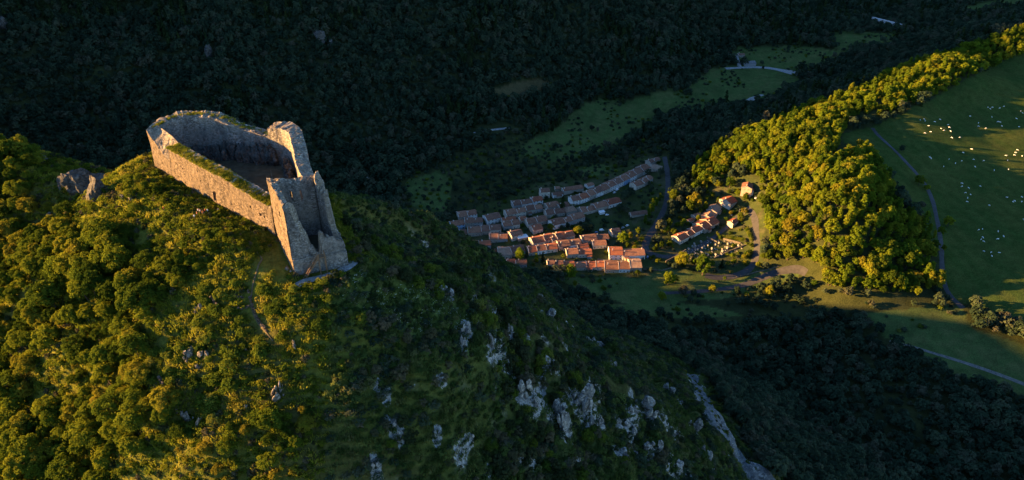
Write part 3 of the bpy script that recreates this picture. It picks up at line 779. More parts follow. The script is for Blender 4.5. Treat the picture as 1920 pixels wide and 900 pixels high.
# the loose scrub round the village thins out towards the meadows
scrub = inpoly(hx, hy, [(740, 420), (760, 330), (860, 290), (980, 250), (1100, 290), (1240, 250), (1260, 300), (1100, 335), (950, 365), (840, 410)])
thin = scrub & (prng.uniform(size=len(hx)) < 0.45)
FRONT = inpoly(hx, hy, [(1000, 505), (1330, 505), (1530, 520), (1780, 556), (1700, 580), (1300, 620), (1050, 560)])
dens = fbm(gx / 60, gy / 60, seed=91, octv=3)
forest = ~open_ & ~in_spur & ~thin & ~(FRONT & (prng.uniform(size=len(hx)) < 0.6))
fi = np.where(forest)[0]
low = inpoly(hx, hy, [(1100, 560), (1700, 560), (1640, 640), (1780, 700), (2080, 780), (2080, 1020), (1300, 1020), (1100, 700)])
size = (0.5 + 0.95 * prng.uniform(size=len(hx)) ** 1.6) * np.where(scrub, 0.62, 1.0) * np.where(low, 0.8, 1.0) * (1 + 0.22 * np.clip(dens, -1, 1))
kind = prng.integers(0, 6, len(hx))
conif = (dens > 0.35) & (hy < 260) & (prng.uniform(size=len(hx)) < 0.45)
kind = np.where(conif, prng.integers(6, 8, len(hx)), kind)
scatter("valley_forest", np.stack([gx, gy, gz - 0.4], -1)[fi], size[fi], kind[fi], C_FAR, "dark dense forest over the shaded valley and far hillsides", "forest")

# spur wood: the trees that show largest are things of their own, the rest one mass
si = np.where(in_spur)[0]
gap = inpoly(hx, hy, [(1560, 300), (1590, 225), (1640, 215), (1665, 240), (1620, 262), (1600, 290)])
si = si[~gap[si]]
dep = gy[si] * CP - (gz[si] - CAM[2]) * SP
order = si[np.argsort(dep)]
single = order[:290]; rest = order[290:]
for j, i in enumerate(single):
    s_ = 0.6 + 0.9 * prng.uniform() ** 1.3; sz_ = "tall" if s_ > 1.15 else "low" if s_ < .92 else "middling"
    wh_ = "along the switchback road under the sunlit wood" if hy[i] > 505 and hx[i] < 1620 else "at the bottom corner of the sunlit wood by the field" if hy[i] > 480 and hx[i] > 1620 else "beside the hamlet edge of the sunlit wood" if hx[i] < 1470 else "on the field side of the sunlit wood" if hx[i] > 1660 else "in the heart of the sunlit wood"
    plant("woodland_tree", MIDT + POPLAR + MIDG, int(prng.integers(0, 12)), (gx[i], gy[i], gz[i]), s_, prng,
          "%s leafy tree %s" % (sz_, wh_), "tree", "%s trees %s" % (sz_, wh_))
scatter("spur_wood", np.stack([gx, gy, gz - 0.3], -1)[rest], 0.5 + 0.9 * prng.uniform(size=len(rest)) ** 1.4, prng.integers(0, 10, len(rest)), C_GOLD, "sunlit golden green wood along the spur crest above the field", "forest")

# bushes on the valley meadows and verges
bx, by = grid_points(-500, 900, 480, 1400, 9.0, prng)
bz = H(bx, by); ux, uy = project(bx, by, bz)
kb = (slope_layer(bx, by) < 25) & (ux > -100) & (ux < 2020) & (uy > -40) & (uy < 960)
kb &= (gtest(ux, uy, MEADOWS) & (fbm(bx / 30, by / 30, seed=95, octv=3) > np.where(by < 600, 0.02, 0.25))) | (scrub_ := inpoly(ux, uy, [(740, 420), (760, 330), (860, 290), (980, 250), (1100, 290), (1240, 250), (1260, 300), (1100, 335), (950, 365), (840, 410)])) | (gtest(ux, uy, [HAMLET, VILLAGE]) & (prng.uniform(size=len(bx)) < 0.5))
kb &= ~near_road(bx, by, 5.0)
bi = np.where(kb)[0]
scatter("valley_scrub", np.stack([bx, by, bz], -1)[bi], prng.uniform(0.5, 1.5, len(bi)), prng.integers(0, 3, len(bi)), C_BUSH, "loose dark scrub on the meadows and verges round the village", "scrub")
# ================================================================== CASTLE RUIN
castle = empty("castle_ruin", (-90, 195, 279))
tag(castle, "ruined limestone castle with long sunlit wall and broken square keep on the summit", "castle")
CO = np.array(castle.location)

def lerp_prof(prof, s):
    xs = [p[0] for p in prof]; ys = [p[1] for p in prof]
    return np.interp(s, xs, ys)

def ruin_wall(name, outer, inner, zb, zt_out, zt_in, mat, openings=(), pits=(), cell=0.45, batter=0.05, rag=0.35, seed=0, rough=0.10, label=None, topmat=None):
    """masonry wall between an outer and an inner line; s runs 0..1 along it. openings: (s_metres, z0, half_width, height, arched)"""
    O = np.array(outer, float); I = np.array(inner, float)
    sl = np.concatenate([[0], np.cumsum(np.hypot(*(O[1:] - O[:-1]).T))]); Lw = sl[-1]
    ns = max(4, int(Lw / cell)); s = np.linspace(0, Lw, ns + 1)
    ox, oy = np.interp(s, sl, O[:, 0]), np.interp(s, sl, O[:, 1]); ixx, iyy = np.interp(s, sl, I[:, 0]), np.interp(s, sl, I[:, 1])
    f = s / Lw
    zb_ = lerp_prof(zb, f); zo = lerp_prof(zt_out, f); zi = lerp_prof(zt_in, f)
    jag = fbm(s / 2.3, s * 0 + seed, seed=seed, octv=3) * rag + (vnoise(s / 0.9, s * 0, seed=seed + 4) > 0.35) * rag * 0.6
    zo = zo + jag; zi = zi + jag * 0.8 + fbm(s / 1.7, s * 0 + 5.5, seed=seed + 9, octv=2) * rag * 0.6
    nz = max(4, int(np.max(zo - zb_) / cell)); k = np.linspace(0, 1, nz + 1)
    nx_, ny_ = ox - ixx, oy - iyy; L = np.hypot(nx_, ny_); nx_, ny_ = nx_ / L, ny_ / L
    ZO = zb_[:, None] + (zo - zb_)[:, None] * k; ZI = zb_[:, None] + (zi - zb_)[:, None] * k
    S2 = np.repeat(s[:, None], nz + 1, 1)
    def disp(Z, sd): return fbm(S2 / 1.1, Z / 1.1, seed=sd, octv=3) * rough + fbm(S2 / 6, Z / 6, seed=sd + 3, octv=2) * rough * 1.6
    db = batter * np.clip(np.mean(zo) - ZO, 0, 30) + disp(ZO, seed + 20)
    XO = ox[:, None] + nx_[:, None] * db; YO = oy[:, None] + ny_[:, None] * db
    di = disp(ZI, seed + 40); XI = ixx[:, None] - nx_[:, None] * di; YI = iyy[:, None] - ny_[:, None] * di
    n = (ns + 1) * (nz + 1)
    V = [np.stack([XO, YO, ZO], -1).reshape(-1, 3), np.stack([XI, YI, ZI], -1).reshape(-1, 3)]
    io = np.arange(n).reshape(ns + 1, nz + 1); ii = io + n
    sc_ = 0.5 * (s[:-1] + s[1:])[:, None]; zc = 0.25 * (ZO[:-1, :-1] + ZO[1:, :-1] + ZO[:-1, 1:] + ZO[1:, 1:])
    hole = np.zeros((ns, nz), bool); pit = np.zeros((ns, nz), bool)
    for (s0, z0, hw, hh, arched) in openings:
        w = hw if not arched else np.where(zc > z0 + hh - hw, np.sqrt(np.clip(hw ** 2 - (zc - (z0 + hh - hw)) ** 2, 0, None)), hw)
        hole |= (np.abs(sc_ - s0) < w) & (zc > z0) & (zc < z0 + hh)
    for (s0, z0, hw, hh) in pits: pit |= (np.abs(sc_ - s0) < hw) & (zc > z0) & (zc < z0 + hh)
    F = []; FM = []
    def q_(a, b_, c, d, m=0): F.append((a, b_, c, d)); FM.append(m)
    extra = []
    for a in range(ns):
        for c in range(nz):
            o4 = (io[a, c], io[a + 1, c], io[a + 1, c + 1], io[a, c + 1]); i4 = (ii[a, c], ii[a, c + 1], ii[a + 1, c + 1], ii[a + 1, c])
            if not hole[a, c]:
                if pit[a, c]:
                    b0 = 2 * n + len(extra)
                    for t in o4:
                        p = V[0][t]; extra.append((p[0] - nx_[a] * 0.55, p[1] - ny_[a] * 0.55, p[2]))
                    q_(b0, b0 + 1, b0 + 2, b0 + 3)
                    for e in range(4): q_(o4[e], o4[(e + 1) % 4], b0 + (e + 1) % 4, b0 + e)
                else: q_(*o4)
                q_(*i4)
            else:
                for da, dc, e1, e2 in ((-1, 0, (a, c), (a, c + 1)), (1, 0, (a + 1, c + 1), (a + 1, c)), (0, -1, (a + 1, c), (a, c)), (0, 1, (a, c + 1), (a + 1, c + 1))):
                    aa, c2 = a + da, c + dc
                    if 0 <= aa < ns and 0 <= c2 < nz and not hole[aa, c2]:
                        q_(io[e1], io[e2], ii[e2], ii[e1])
    # ragged top in four strips, ends
    nt_ = 5; top = [io[:, nz]]
    zz0 = 2 * n + len(extra)
    for j in range(1, nt_):
        t = j / nt_
        X = ox * (1 - t) + ixx * t; Y = oy * (1 - t) + iyy * t
        Z = zo * (1 - t) + zi * t + fbm(X / 0.9, Y / 0.9, seed=seed + 60, octv=3) * rag * 0.8
        top.append(np.arange(ns + 1) + zz0 + (j - 1) * (ns + 1)); extra += [tuple(p) for p in np.stack([X, Y, Z], -1)]
    top.append(ii[:, nz])
    for j in range(nt_):
        for a in range(ns): q_(top[j][a], top[j][a + 1], top[j + 1][a + 1], top[j + 1][a], 1)
    for a, fl in ((0, 1), (ns, 0)):
        for c in range(nz):
            if fl: q_(io[a, c], io[a, c + 1], ii[a, c + 1], ii[a, c])
            else: q_(io[a, c], ii[a, c], ii[a, c + 1], io[a, c + 1])
        ids = [top[j][a] for j in range(nt_ + 1)]
        F.append(tuple(ids if fl else ids[::-1])); FM.append(0)
    vv = np.concatenate(V + ([np.array(extra)] if extra else [])) - CO
    me = mesh_np(name, vv, F, [mat, topmat or M_rubble], fmat=FM)
    o = link(bpy.data.objects.new(name, me), castle)
    if label: o["label"] = label
    return o

def inset(pts, d):
    """line moved sideways to its right by d"""
    P = np.array(pts, float); t = np.gradient(P, axis=0); L = np.hypot(t[:, 0], t[:, 1])[:, None]; t /= L
    return P + np.stack([t[:, 1], -t[:, 0]], -1) * d

# --- long sunlit wall from the keep to the far corner
A = np.array([-68.8, 175.0]); B = np.array([-61.0, 162.3]); C_ = np.array([-48.0, 167.8]); D = np.array([-55.6, 179.6])
W1 = np.array([-120.0, 213.0])
lw_out = np.array([A + (W1 - A) * t for t in np.linspace(0, 1, 12)])
lw_out[:, 0] -= 0.9 * np.sin(np.linspace(0, 1, 12) * math.pi); lw_out[:, 1] -= 0.7 * np.sin(np.linspace(0, 1, 12) * math.pi)
lw_in = inset(lw_out, 4.0)
LW = float(np.hypot(*(W1 - A)))
prng2 = np.random.default_rng(21)
pits = [(prng2.uniform(3, LW - 4), prng2.uniform(280.5, 291), 0.25, 0.4) for _ in range(34)]
ruin_wall("curtain_wall", lw_out, lw_in, [(0, 274), (0.3, 277), (0.6, 278), (1, 276)], [(0, 285.6), (0.12, 286.6), (0.35, 289.4), (0.6, 290.4), (0.80, 291.0), (0.815, 286.8), (0.86, 287.4), (0.90, 289.0), (0.95, 291.4), (1, 294.2)],
          [(0, 286.0), (0.35, 289.8), (0.8, 291.4), (0.86, 293.0), (1, 294.6)], M_wall,
          openings=[(27.6, 279.9, 0.75, 3.4, True), (10.0, 282.6, 0.3, 0.9, False), (5.4, 281.6, 0.45, 1.1, True)], pits=pits, seed=1, batter=0.07, rag=0.22)
# --- back walls round the courtyard
bw_out = np.array([(-120.0, 213.0), (-118.6, 220.0), (-114.0, 225.6), (-107.0, 226.6), (-100.0, 226.0), (-92.0, 224.0), (-85.0, 222.4), (-80.0, 221.0)])
bw_in = inset(bw_out, 3.6)
bw_in[0] = lw_in[-1]
ruin_wall("curtain_wall", bw_out, bw_in, [(0, 276), (1, 270)], [(0, 294.2), (0.12, 295.0), (0.3, 296.0), (0.5, 295.6), (0.62, 294.8), (0.74, 292.0), (0.86, 290.6), (1, 290.0)],
          [(0, 294.2), (0.12, 294.2), (0.3, 295.0), (0.5, 294.8), (0.62, 293.8), (0.74, 291.2), (1, 289.6)], M_keep, seed=2, rag=0.3, batter=0.03)
# --- tall corner and the side wall running back to the keep
ew_out = np.array([(-81.0, 222.6), (-74.0, 220.0), (-69.2, 214.0), (-65.6, 204.0), (-61.4, 192.0), (-55.8, 180.4)])
ew_in = np.array([(-82.0, 217.6), (-76.6, 215.2), (-73.0, 211.6), (-69.4, 202.6), (-65.2, 191.0), (-60.0, 180.0)])
ruin_wall("curtain_wall", ew_out, ew_in, [(0, 268), (1, 270)], [(0, 292.8), (0.08, 293.8), (0.2, 294.0), (0.3, 293.4), (0.55, 291.6), (0.8, 290.4), (1, 290.0)],
          [(0, 292.4), (0.08, 293.4), (0.2, 293.8), (0.3, 293.8), (0.55, 292.4), (0.8, 291.2), (1, 290.8)], M_keep, seed=3, rag=0.32, batter=0.04)
# --- keep: four walls
def kw(P, Q, th, extend0=0.0, extend1=0.0):
    d = (Q - P) / np.hypot(*(Q - P)); n = np.array([-d[1], d[0]])
    o = np.array([P + (Q - P) * t for t in np.linspace(0, 1, 5)])
    i = np.array([P + d * extend0 + n * th + (Q - d * extend1 - P - d * extend0) * t for t in np.linspace(0, 1, 5)])
    return o, i
TK = 1.75
o_, i_ = kw(A, B, TK, TK, TK)                       # sunlit side
ruin_wall("keep_wall", o_, i_, [(0, 271), (1, 266)], [(0, 294.6), (0.4, 294.2), (0.7, 294.4), (1, 293.2)], [(0, 294.4), (1, 293.0)], M_wall, seed=4, rag=0.4, batter=0.025,
          openings=[(5.2, 287.2, 0.35, 1.7, False), (9.6, 287.2, 0.35, 1.9, False)], pits=[(3.0, 283.5, .3, .5), (7.5, 281.0, .3, .5), (11.8, 284, .3, .5), (9.0, 277.2, .3, .5)])
o_, i_ = kw(B, C_, TK, TK, TK)                      # broken front with the gap
ruin_wall("keep_wall", o_, i_, [(0, 266), (1, 266)],
          [(0, 293.0), (0.09, 292.4), (0.125, 290.8), (0.135, 286.6), (0.20, 286.0), (0.22, 283.6), (0.31, 283.0), (0.345, 280.0), (0.42, 279.4), (0.46, 277.0), (0.545, 276.9), (0.555, 281.6), (0.64, 283.4), (0.68, 280.8), (0.76, 280.2), (0.9, 279.6), (1, 279.0)],
          [(0, 293.0), (0.09, 292.0), (0.125, 290.0), (0.14, 286.2), (0.20, 285.6), (0.22, 283.4), (0.31, 282.6), (0.345, 280.0), (0.46, 277.0), (0.545, 276.9), (0.555, 281.6), (0.64, 283.0), (0.7, 280.4), (1, 279.2)], M_keep, seed=5, rag=0.6, batter=0.015, rough=0.2)
o_, i_ = kw(C_, D, TK, TK, TK)                      # ruined far side, rising to the back
ruin_wall("keep_wall", o_, i_, [(0, 264), (1, 266)], [(0, 278.9), (0.2, 280.2), (0.3, 282.4), (0.36, 286.4), (0.44, 289.4), (0.52, 291.4), (0.6, 291.2), (0.72, 293.0), (1, 294.4)],
          [(0, 279.2), (0.2, 280.6), (0.32, 283.6), (0.4, 287.6), (0.5, 290.2), (0.58, 288.6), (0.66, 291.4), (0.74, 290.2), (0.8, 293.2), (1, 294.0)], M_keep, seed=6, rag=0.8, batter=0.03, rough=0.2)
o_, i_ = kw(D, A, TK, TK, TK)                       # back wall with two window niches
ruin_wall("keep_wall", o_, i_, [(0, 268), (1, 270)], [(0, 294.4), (0.5, 294.0), (1, 294.6)], [(0, 294.0), (0.5, 293.2), (1, 294.2)], M_keep, seed=7, rag=0.35, batter=0.0,
          openings=[(4.9, 288.0, 0.55, 3.4, True), (8.6, 288.4, 0.55, 3.2, True)])
# stepped footing along the front, inner floor
d_ = (C_ - B) / np.hypot(*(C_ - B)); n_ = np.array([d_[1], -d_[0]])
p0 = B - d_ * 0.2 + n_ * 0.1; p1 = C_ + d_ * 0.6 + n_ * 0.1
ruin_wall("footing", np.array([p0 + n_ * 0.75 + (p1 - p0) * t for t in np.linspace(0, 1, 4)]), np.array([p0 - n_ * 0.6 + (p1 - p0) * t for t in np.linspace(0, 1, 4)]), [(0, 264), (1, 264)], [(0, 276.2), (1, 275.8)], [(0, 276.4), (1, 276.0)], M_keep, seed=8, rag=0.12, batter=0.04)
def poly_sheet(name, pts, mat, amp=0.2, step=1.0, z=None):
    P = np.array(pts, float); x0, y0 = P.min(0); x1, y1 = P.max(0)
    xs = np.arange(x0, x1 + step, step); ys = np.arange(y0, y1 + step, step); X, Y = np.meshgrid(xs, ys, indexing='ij')
    Z = (H(X, Y) if z is None else z(X, Y)) + fbm(X / 3, Y / 3, seed=5) * amp
    ins = inpoly(X, Y, pts); n = len(ys); F = []
    for a in range(len(xs) - 1):
        for c in range(n - 1):
            if ins[a, c] or ins[a + 1, c] or ins[a, c + 1] or ins[a + 1, c + 1]: F.append((a * n + c, (a + 1) * n + c, (a + 1) * n + c + 1, a * n + c + 1))
    return link(bpy.data.objects.new(name, mesh_np(name, np.stack([X, Y, Z], -1).reshape(-1, 3) - CO, F, [mat], smooth=True)), castle)
poly_sheet("courtyard_floor", [(-66, 179), (-114, 214), (-112, 222), (-80, 218), (-74, 211), (-62, 182)], M_courtyard, 0.3, z=lambda X, Y: 280.2 + 0 * X)
poly_sheet("keep_floor", [tuple(A + (1.5, -1)), tuple(B + (1, 2)), tuple(C_ + (-1.5, 1)), tuple(D + (-1, -1.5))], M_courtyard, 0.3, z=lambda X, Y: 275.6 + 0 * X)

# ------------------------------------------------------------------ rocks
def rock_mesh(seed, sub=3, cuts=9, rough=0.10, mat=None, name="rock"):
    rng = np.random.default_rng(seed); bm = bmesh.new(); bmesh.ops.create_icosphere(bm, subdivisions=sub, radius=1.0)
    P = np.array([v.co[:] for v in bm.verts])
    for _ in range(cuts):
        n = rng.normal(size=3); n /= np.linalg.norm(n); k = rng.uniform(0.45, 0.8)
        d = P @ n - k; P = np.where(d[:, None] > 0, P - n * d[:, None] * 0.92, P)
    P = P + P / (np.linalg.norm(P, axis=1)[:, None] + 1e-6) * (fbm(P[:, 0] * 2.2 + seed, P[:, 1] * 2.2, P[:, 2] * 2.2, seed=seed, octv=3) * rough)[:, None]
    for v, p in zip(bm.verts, P): v.co = p
    me = bpy.data.meshes.new(name); bm.to_mesh(me); bm.free(); me.materials.append(mat or M_rock)
    me.polygons.foreach_set("use_smooth", np.zeros(len(me.polygons), bool)); return me
ROCKS = [rock_mesh(900 + i, 3, 10, 0.16) for i in range(6)]
def outcrop_mesh(seed, mat=None):
    """a broken rib of limestone: several blocky lobes stepped down the slope"""
    rng = np.random.default_rng(seed); V = []; F = []; o = 0
    for k in range(9):
        lob = rock_mesh(seed * 13 + k, 3 if k < 3 else 2, 11, 0.24)
        co = np.empty(len(lob.vertices) * 3, np.float32); lob.vertices.foreach_get("co", co); co = co.reshape(-1, 3)
        r = rng.uniform(.30, .62) if k < 5 else rng.uniform(.14, .3); sc3 = np.array([r * rng.uniform(.6, 1.0), r * .8, r * rng.uniform(.9, 1.7)])
        z = rng.uniform(-.55, .6); co = co * sc3 + np.array([rng.uniform(-.62, .62), -.5 * (1 - z) * .4 + rng.uniform(-.15, .15), z])
        V.append(co); F += [tuple(i + o for i in p.vertices) for p in lob.polygons]; o += len(co); bpy.data.meshes.remove(lob)
    return mesh_np("outcrop", np.concatenate(V), F, [mat or M_rock])
OUTC = [outcrop_mesh(31 + i) for i in range(7)]
CRAGS = [rock_mesh(930 + i, 4, 13, 0.22, M_rockdark) for i in range(4)]
rr = np.random.default_rng(33)
def rock(name, me, p, s, rot, label, cat="rock", group=None, parent=None):
    o = bpy.data.objects.new(name, me); link(o, parent)
    o.location = tuple(float(v) for v in (p - CO if parent is castle else p)); o.scale = s; o.rotation_euler = rot
    if parent is None: tag(o, label, cat, group)
    return o
# bedrock under the back wall of the courtyard
for k, t in enumerate(np.linspace(0.30, 1.0, 13)):
    i = min(int(t * 7), 6); f = t * 7 - i
    p = bw_in[i] * (1 - f) + bw_in[min(i + 1, 7)] * f if i < 7 else bw_in[7]
    hgt = 3.2 + 3.0 * sstep(0.35, 0.8, t) + rr.uniform(-.6, .8)
    rock("bedrock", CRAGS[k % 4], np.array([p[0] + rr.uniform(-.4, .4), p[1] - 1.0 + rr.uniform(-.5, .5), 280.5 + hgt * 0.35]), (2.3, 1.9, hgt), (rr.uniform(-.1, .1), rr.uniform(-.1, .1), rr.uniform(0, 6)), None, parent=castle)
for k in range(5):
    t = k / 4; p = np.array([-75 + 7 * t, 212 - 17 * t])
    rock("bedrock", CRAGS[(k + 1) % 4], np.array([p[0] - 0.6, p[1], 281.5]), (1.9, 2.4, 4.2 - 2 * t), (0, 0, rr.uniform(0, 6)), None, parent=castle)

# ------------------------------------------------------------------ timber stair at the gap
stair = empty("wooden_staircase", (*(B + d_ * 1.5 + n_ * 2.1), 270.0), math.atan2(d_[1], d_[0]))
tag(stair, "weathered timber staircase climbing to the gap in the keep front", "staircase")
RUN, RISE = 5.0, 6.6
for k, yy in enumerate((-0.65, 0.65)): MB().bar((0, yy, -0.4), (RUN, yy, RISE), 0.16, 0.4).obj("stringer", M_wood, stair)
tm = MB().box(-0.16, 0.2, -0.6, 0.6, -0.04, 0.04).mesh("tread", [M_wood])
for k in range(18):
    o = link(bpy.data.objects.new("tread", tm), stair); o.location = (RUN * (k + 0.6) / 18, 0, RISE * (k + 0.6) / 18)
for yy in (-0.7, 0.7):
    MB().bar((0.1, yy, 1.0), (RUN, yy, RISE + 1.0), 0.12).obj("handrail", M_wood, stair)
for t in (0.05, 0.35, 0.65, 0.97): MB().box(RUN * t - .07, RUN * t + .07, -0.78, -0.64, RISE * t - .3, RISE * t + 1.05).obj("baluster", M_wood, stair)
MB().box(RUN, RUN + 2.0, -0.8, 0.9, RISE - 0.12, RISE + 0.05).obj("landing", M_wood, stair)
for xx, yy in ((RUN + .1, -.7), (RUN + 1.9, -.7), (RUN + 1.9, .8)): MB().box(xx - .13, xx + .13, yy - .13, yy + .13, -2.0, RISE + 1.2).obj("post", M_wood, stair)
MB().bar((RUN + .1, -.7, RISE + 1.1), (RUN + 1.9, -.7, RISE + 1.1), 0.1).obj("landing_rail", M_wood, stair)
# thin pole on the keep corner
MB().box(-0.05, 0.05, -0.05, 0.05, 0, 3.2).obj("flag_pole", M_iron, castle).location = tuple(np.array([A[0] + 1.4, A[1] + 0.6, 294.0]) - CO)

# grass on the wall tops
gp = []
for t in np.linspace(0.02, 0.80, 1300):
    k = t * 11; i = int(k); f = k - i; w = rr.uniform(0.06, 0.92)
    a_ = (lw_out[i] * (1 - f) + lw_out[i + 1] * f); b_ = (lw_in[i] * (1 - f) + lw_in[i + 1] * f); p = a_ * (1 - w) + b_ * w
    z = np.interp(t, [0, .12, .35, .6, .8], [285.8, 286.8, 289.5, 290.5, 291.3])
    gp.append((p[0], p[1], z))
for t in np.linspace(0.02, 0.98, 120):
    k = t * 7; i = min(int(k), 6); f = k - i; w = rr.uniform(0.1, 0.75); p = (bw_out[i] * (1 - f) + bw_out[i + 1] * f) * (1 - w) + (bw_in[i] * (1 - f) + bw_in[i + 1] * f) * w
    gp.append((p[0], p[1], np.interp(t, [0, .12, .3, .5, .62, .74, .86, 1], [294.1, 294.6, 295.5, 295.2, 294.3, 291.6, 290.2, 289.8])))
scatter("wall_top_grass", np.array(gp), rr.uniform(0.5, 1.0, len(gp)), rr.integers(0, 3, len(gp)), C_TUFT, "dry yellow grass growing along the tops of the castle walls", "grass")

# ================================================================== PLANTS AND ROCKS OF THE CASTLE HILL
hr = np.random.default_rng(77)
NOGROW = [(-70, 160), (-44, 162), (-50, 182), (-62, 220), (-78, 226), (-118, 230), (-124, 213), (-74, 172)]
hp_paths = []
for o in COL.objects:
    if o.name.startswith(("footpath", "scree_slope")):
        n_ac = 9 if o.name.startswith("scree") else 5
        co = np.empty(len(o.data.vertices) * 3, np.float32); o.data.vertices.foreach_get("co", co); hp_paths.append((co.reshape(-1, 3)[n_ac // 2::n_ac, :2], 6.5 if n_ac == 9 else 1.8))
def clear(x, y, extra=0.0):
    ok = ~inpoly(x, y, NOGROW)
    for P, r in hp_paths:
        for q0 in range(0, len(P), 2): ok &= (x - P[q0, 0]) ** 2 + (y - P[q0, 1]) ** 2 > (r + extra) ** 2
    return ok
def hill_candidates(step):
    x, y = grid_points(-260, 330, 60, 470, step, hr)
    z = H(x, y); a, c = project(x, y, z)
    k = (slope_layer(x, y) > 14) & (a > -120) & (a < 2040) & (c > 150) & (c < 990)
    return [v[k] for v in (x, y, z, a, c)]
def visible(x, y, z, up=1.5):
    """is the point seen from the camera over the ground in front of it"""
    t = np.linspace(0.45, 0.985, 60)[:, None]
    X = x[None] * t; Y = y[None] * t; Z = CAM[2] + (z + up - CAM[2])[None] * t
    return np.all(H_fast(X, Y) < Z + 1.4, axis=0)
WOODED = [(-140, 262), (0, 268), (70, 288), (112, 318), (120, 400), (205, 400), (262, 340), (300, 345), (345, 410), (420, 425), (440, 450), (360, 520), (300, 570), (262, 650), (282, 720), (330, 790), (360, 830), (470, 790), (600, 760), (640, 800), (650, 990), (-140, 990)]
SPARSE = [(440, 450), (520, 480), (560, 540), (640, 560), (650, 800), (470, 790), (360, 830), (282, 720), (262, 650), (300, 570), (360, 520)]
LOWWOOD = [(1180, 600), (1500, 640), (1500, 990), (1470, 920), (1330, 720), (1240, 650)]
x, y, z, a, c = hill_candidates(3.7)
wood = inpoly(a, c, WOODED); wood &= ~inpoly(a, c, [(110, 380), (215, 375), (230, 425), (150, 440)])
gapn = fbm(x / 22, y / 22, seed=73, octv=3)
sel = wood & clear(x, y, 1.2) & ((gapn > -0.42) | (a < 60))
v = np.where(sel)[0]; v = v[visible(x[v], y[v], z[v], 4)]
d2 = x[v] ** 2 + y[v] ** 2 + (z[v] - CAM[2]) ** 2
v = v[np.argsort(d2)]
rest_v = v[300:]; v = v[:300]
for i in v:
    px_, py_ = a[i], c[i]
    s = 0.80 * (0.45 + 0.85 * hr.uniform() ** 1.5 + 0.18 * gapn[i]) * (0.42 if 205 < px_ < 480 and py_ < 455 else 0.75 if 240 < px_ < 480 and py_ < 560 else 1.0) * (0.8 if px_ > 380 else 1.0)
    if px_ > 300 and py_ > 720: lab, grp = "broadleaf tree on the lower castle slope below the terraces", "trees at the foot of the terraces"
    elif py_ < 480 and px_ > 215: lab, grp = "low bushy tree on the bank below the long castle wall", "trees below the castle wall"
    elif py_ < 480: lab, grp = "broadleaf tree climbing to the crags beside the castle", "trees by the crags"
    else:
        sz_ = "small" if s < .5 else "large" if s > .75 else "medium sized"
        wh_ = "at the lower corner of the sunlit castle slope" if px_ < 200 and py_ > 720 else "at the outer edge of the sunlit castle slope" if px_ < 130 else "at the bottom of the sunlit castle slope" if py_ > 760 else "beside the grassy terraces of the castle slope" if px_ > 260 else "in the heart of the wood on the castle slope" if py_ > 600 else "in the upper wood of the castle slope"
        lab, grp = "%s broadleaf tree %s" % (sz_, wh_), "%s trees %s" % (sz_, wh_)
    plant("broadleaf_tree", NEAR, int(hr.integers(0, 7)), (x[i], y[i], z[i]), s, hr, lab, "tree", grp, lean=0.09)
if len(rest_v):
    scatter("slope_wood", np.stack([x, y, z - .2], -1)[rest_v], hr.uniform(0.35, 0.8, len(rest_v)), hr.integers(0, 7, len(rest_v)), collection_of("slope_tree", [m[0] for m in NEAR]), "green wood on the farther slopes beside the castle crags", "forest")
# shrubs: individuals
x, y, z, a, c = hill_candidates(3.4)
sp = inpoly(a, c, SPARSE); shade = (a > 600) & ~inpoly(a, c, LOWWOOD) & ~inpoly(a, c, [(640, 520), (720, 520), (880, 580), (900, 640), (760, 640), (640, 570)])
dn = fbm(x / 14, y / 14, seed=66, octv=3)
ok = clear(x, y, 0.5) & ((sp & (dn > -0.25)) | (shade & (dn > -0.05)))
v = np.where(ok)[0]; v = v[visible(x[v], y[v], z[v], 1.5)]
d2 = x[v] ** 2 + y[v] ** 2 + (z[v] - CAM[2]) ** 2
vs_ = v[np.argsort(d2 + 9000 * shade[v])]
for i in vs_[:300]:
    if sp[i]:
        s_ = hr.uniform(0.5, 1.35); nm_ = "large" if s_ > .95 else "small"; wh_ = "on the upper grassy terraces below the keep" if c[i] < 620 else "on the lower grassy terraces below the keep"
        plant("shrub", SHRUB, int(hr.integers(0, 4)), (x[i], y[i], z[i]), s_, hr, nm_ + " rounded shrub " + wh_, "shrub", nm_ + " shrubs " + wh_, ("stem", "foliage"))
    else:
        g_ = hr.uniform() < .7; s_ = hr.uniform(0.6, 1.5)
        wh_ = "near the keep on the shaded flank" if c[i] < 620 and a[i] < 900 else "along the edge of sun and shade on the slope" if a[i] < 760 else "among the pale rocks of the shaded flank" if c[i] > 690 and a[i] > 930 else "low in the dark scrub of the shaded flank" if c[i] > 690 else "on the far brow of the shaded flank"
        nm_ = ("large " if s_ > 1.05 else "small ") + ("grey green" if g_ else "olive green")
        plant("shrub", GSHRUB if g_ else SHRUB, int(hr.integers(0, 3)), (x[i], y[i], z[i]), s_, hr, nm_ + " shrub " + wh_, "shrub", nm_ + " shrubs " + wh_, ("stem", "foliage"))
mass = vs_[300:]
# low growth everywhere on the hill
x2, y2, z2, a2, c2 = hill_candidates(1.45)

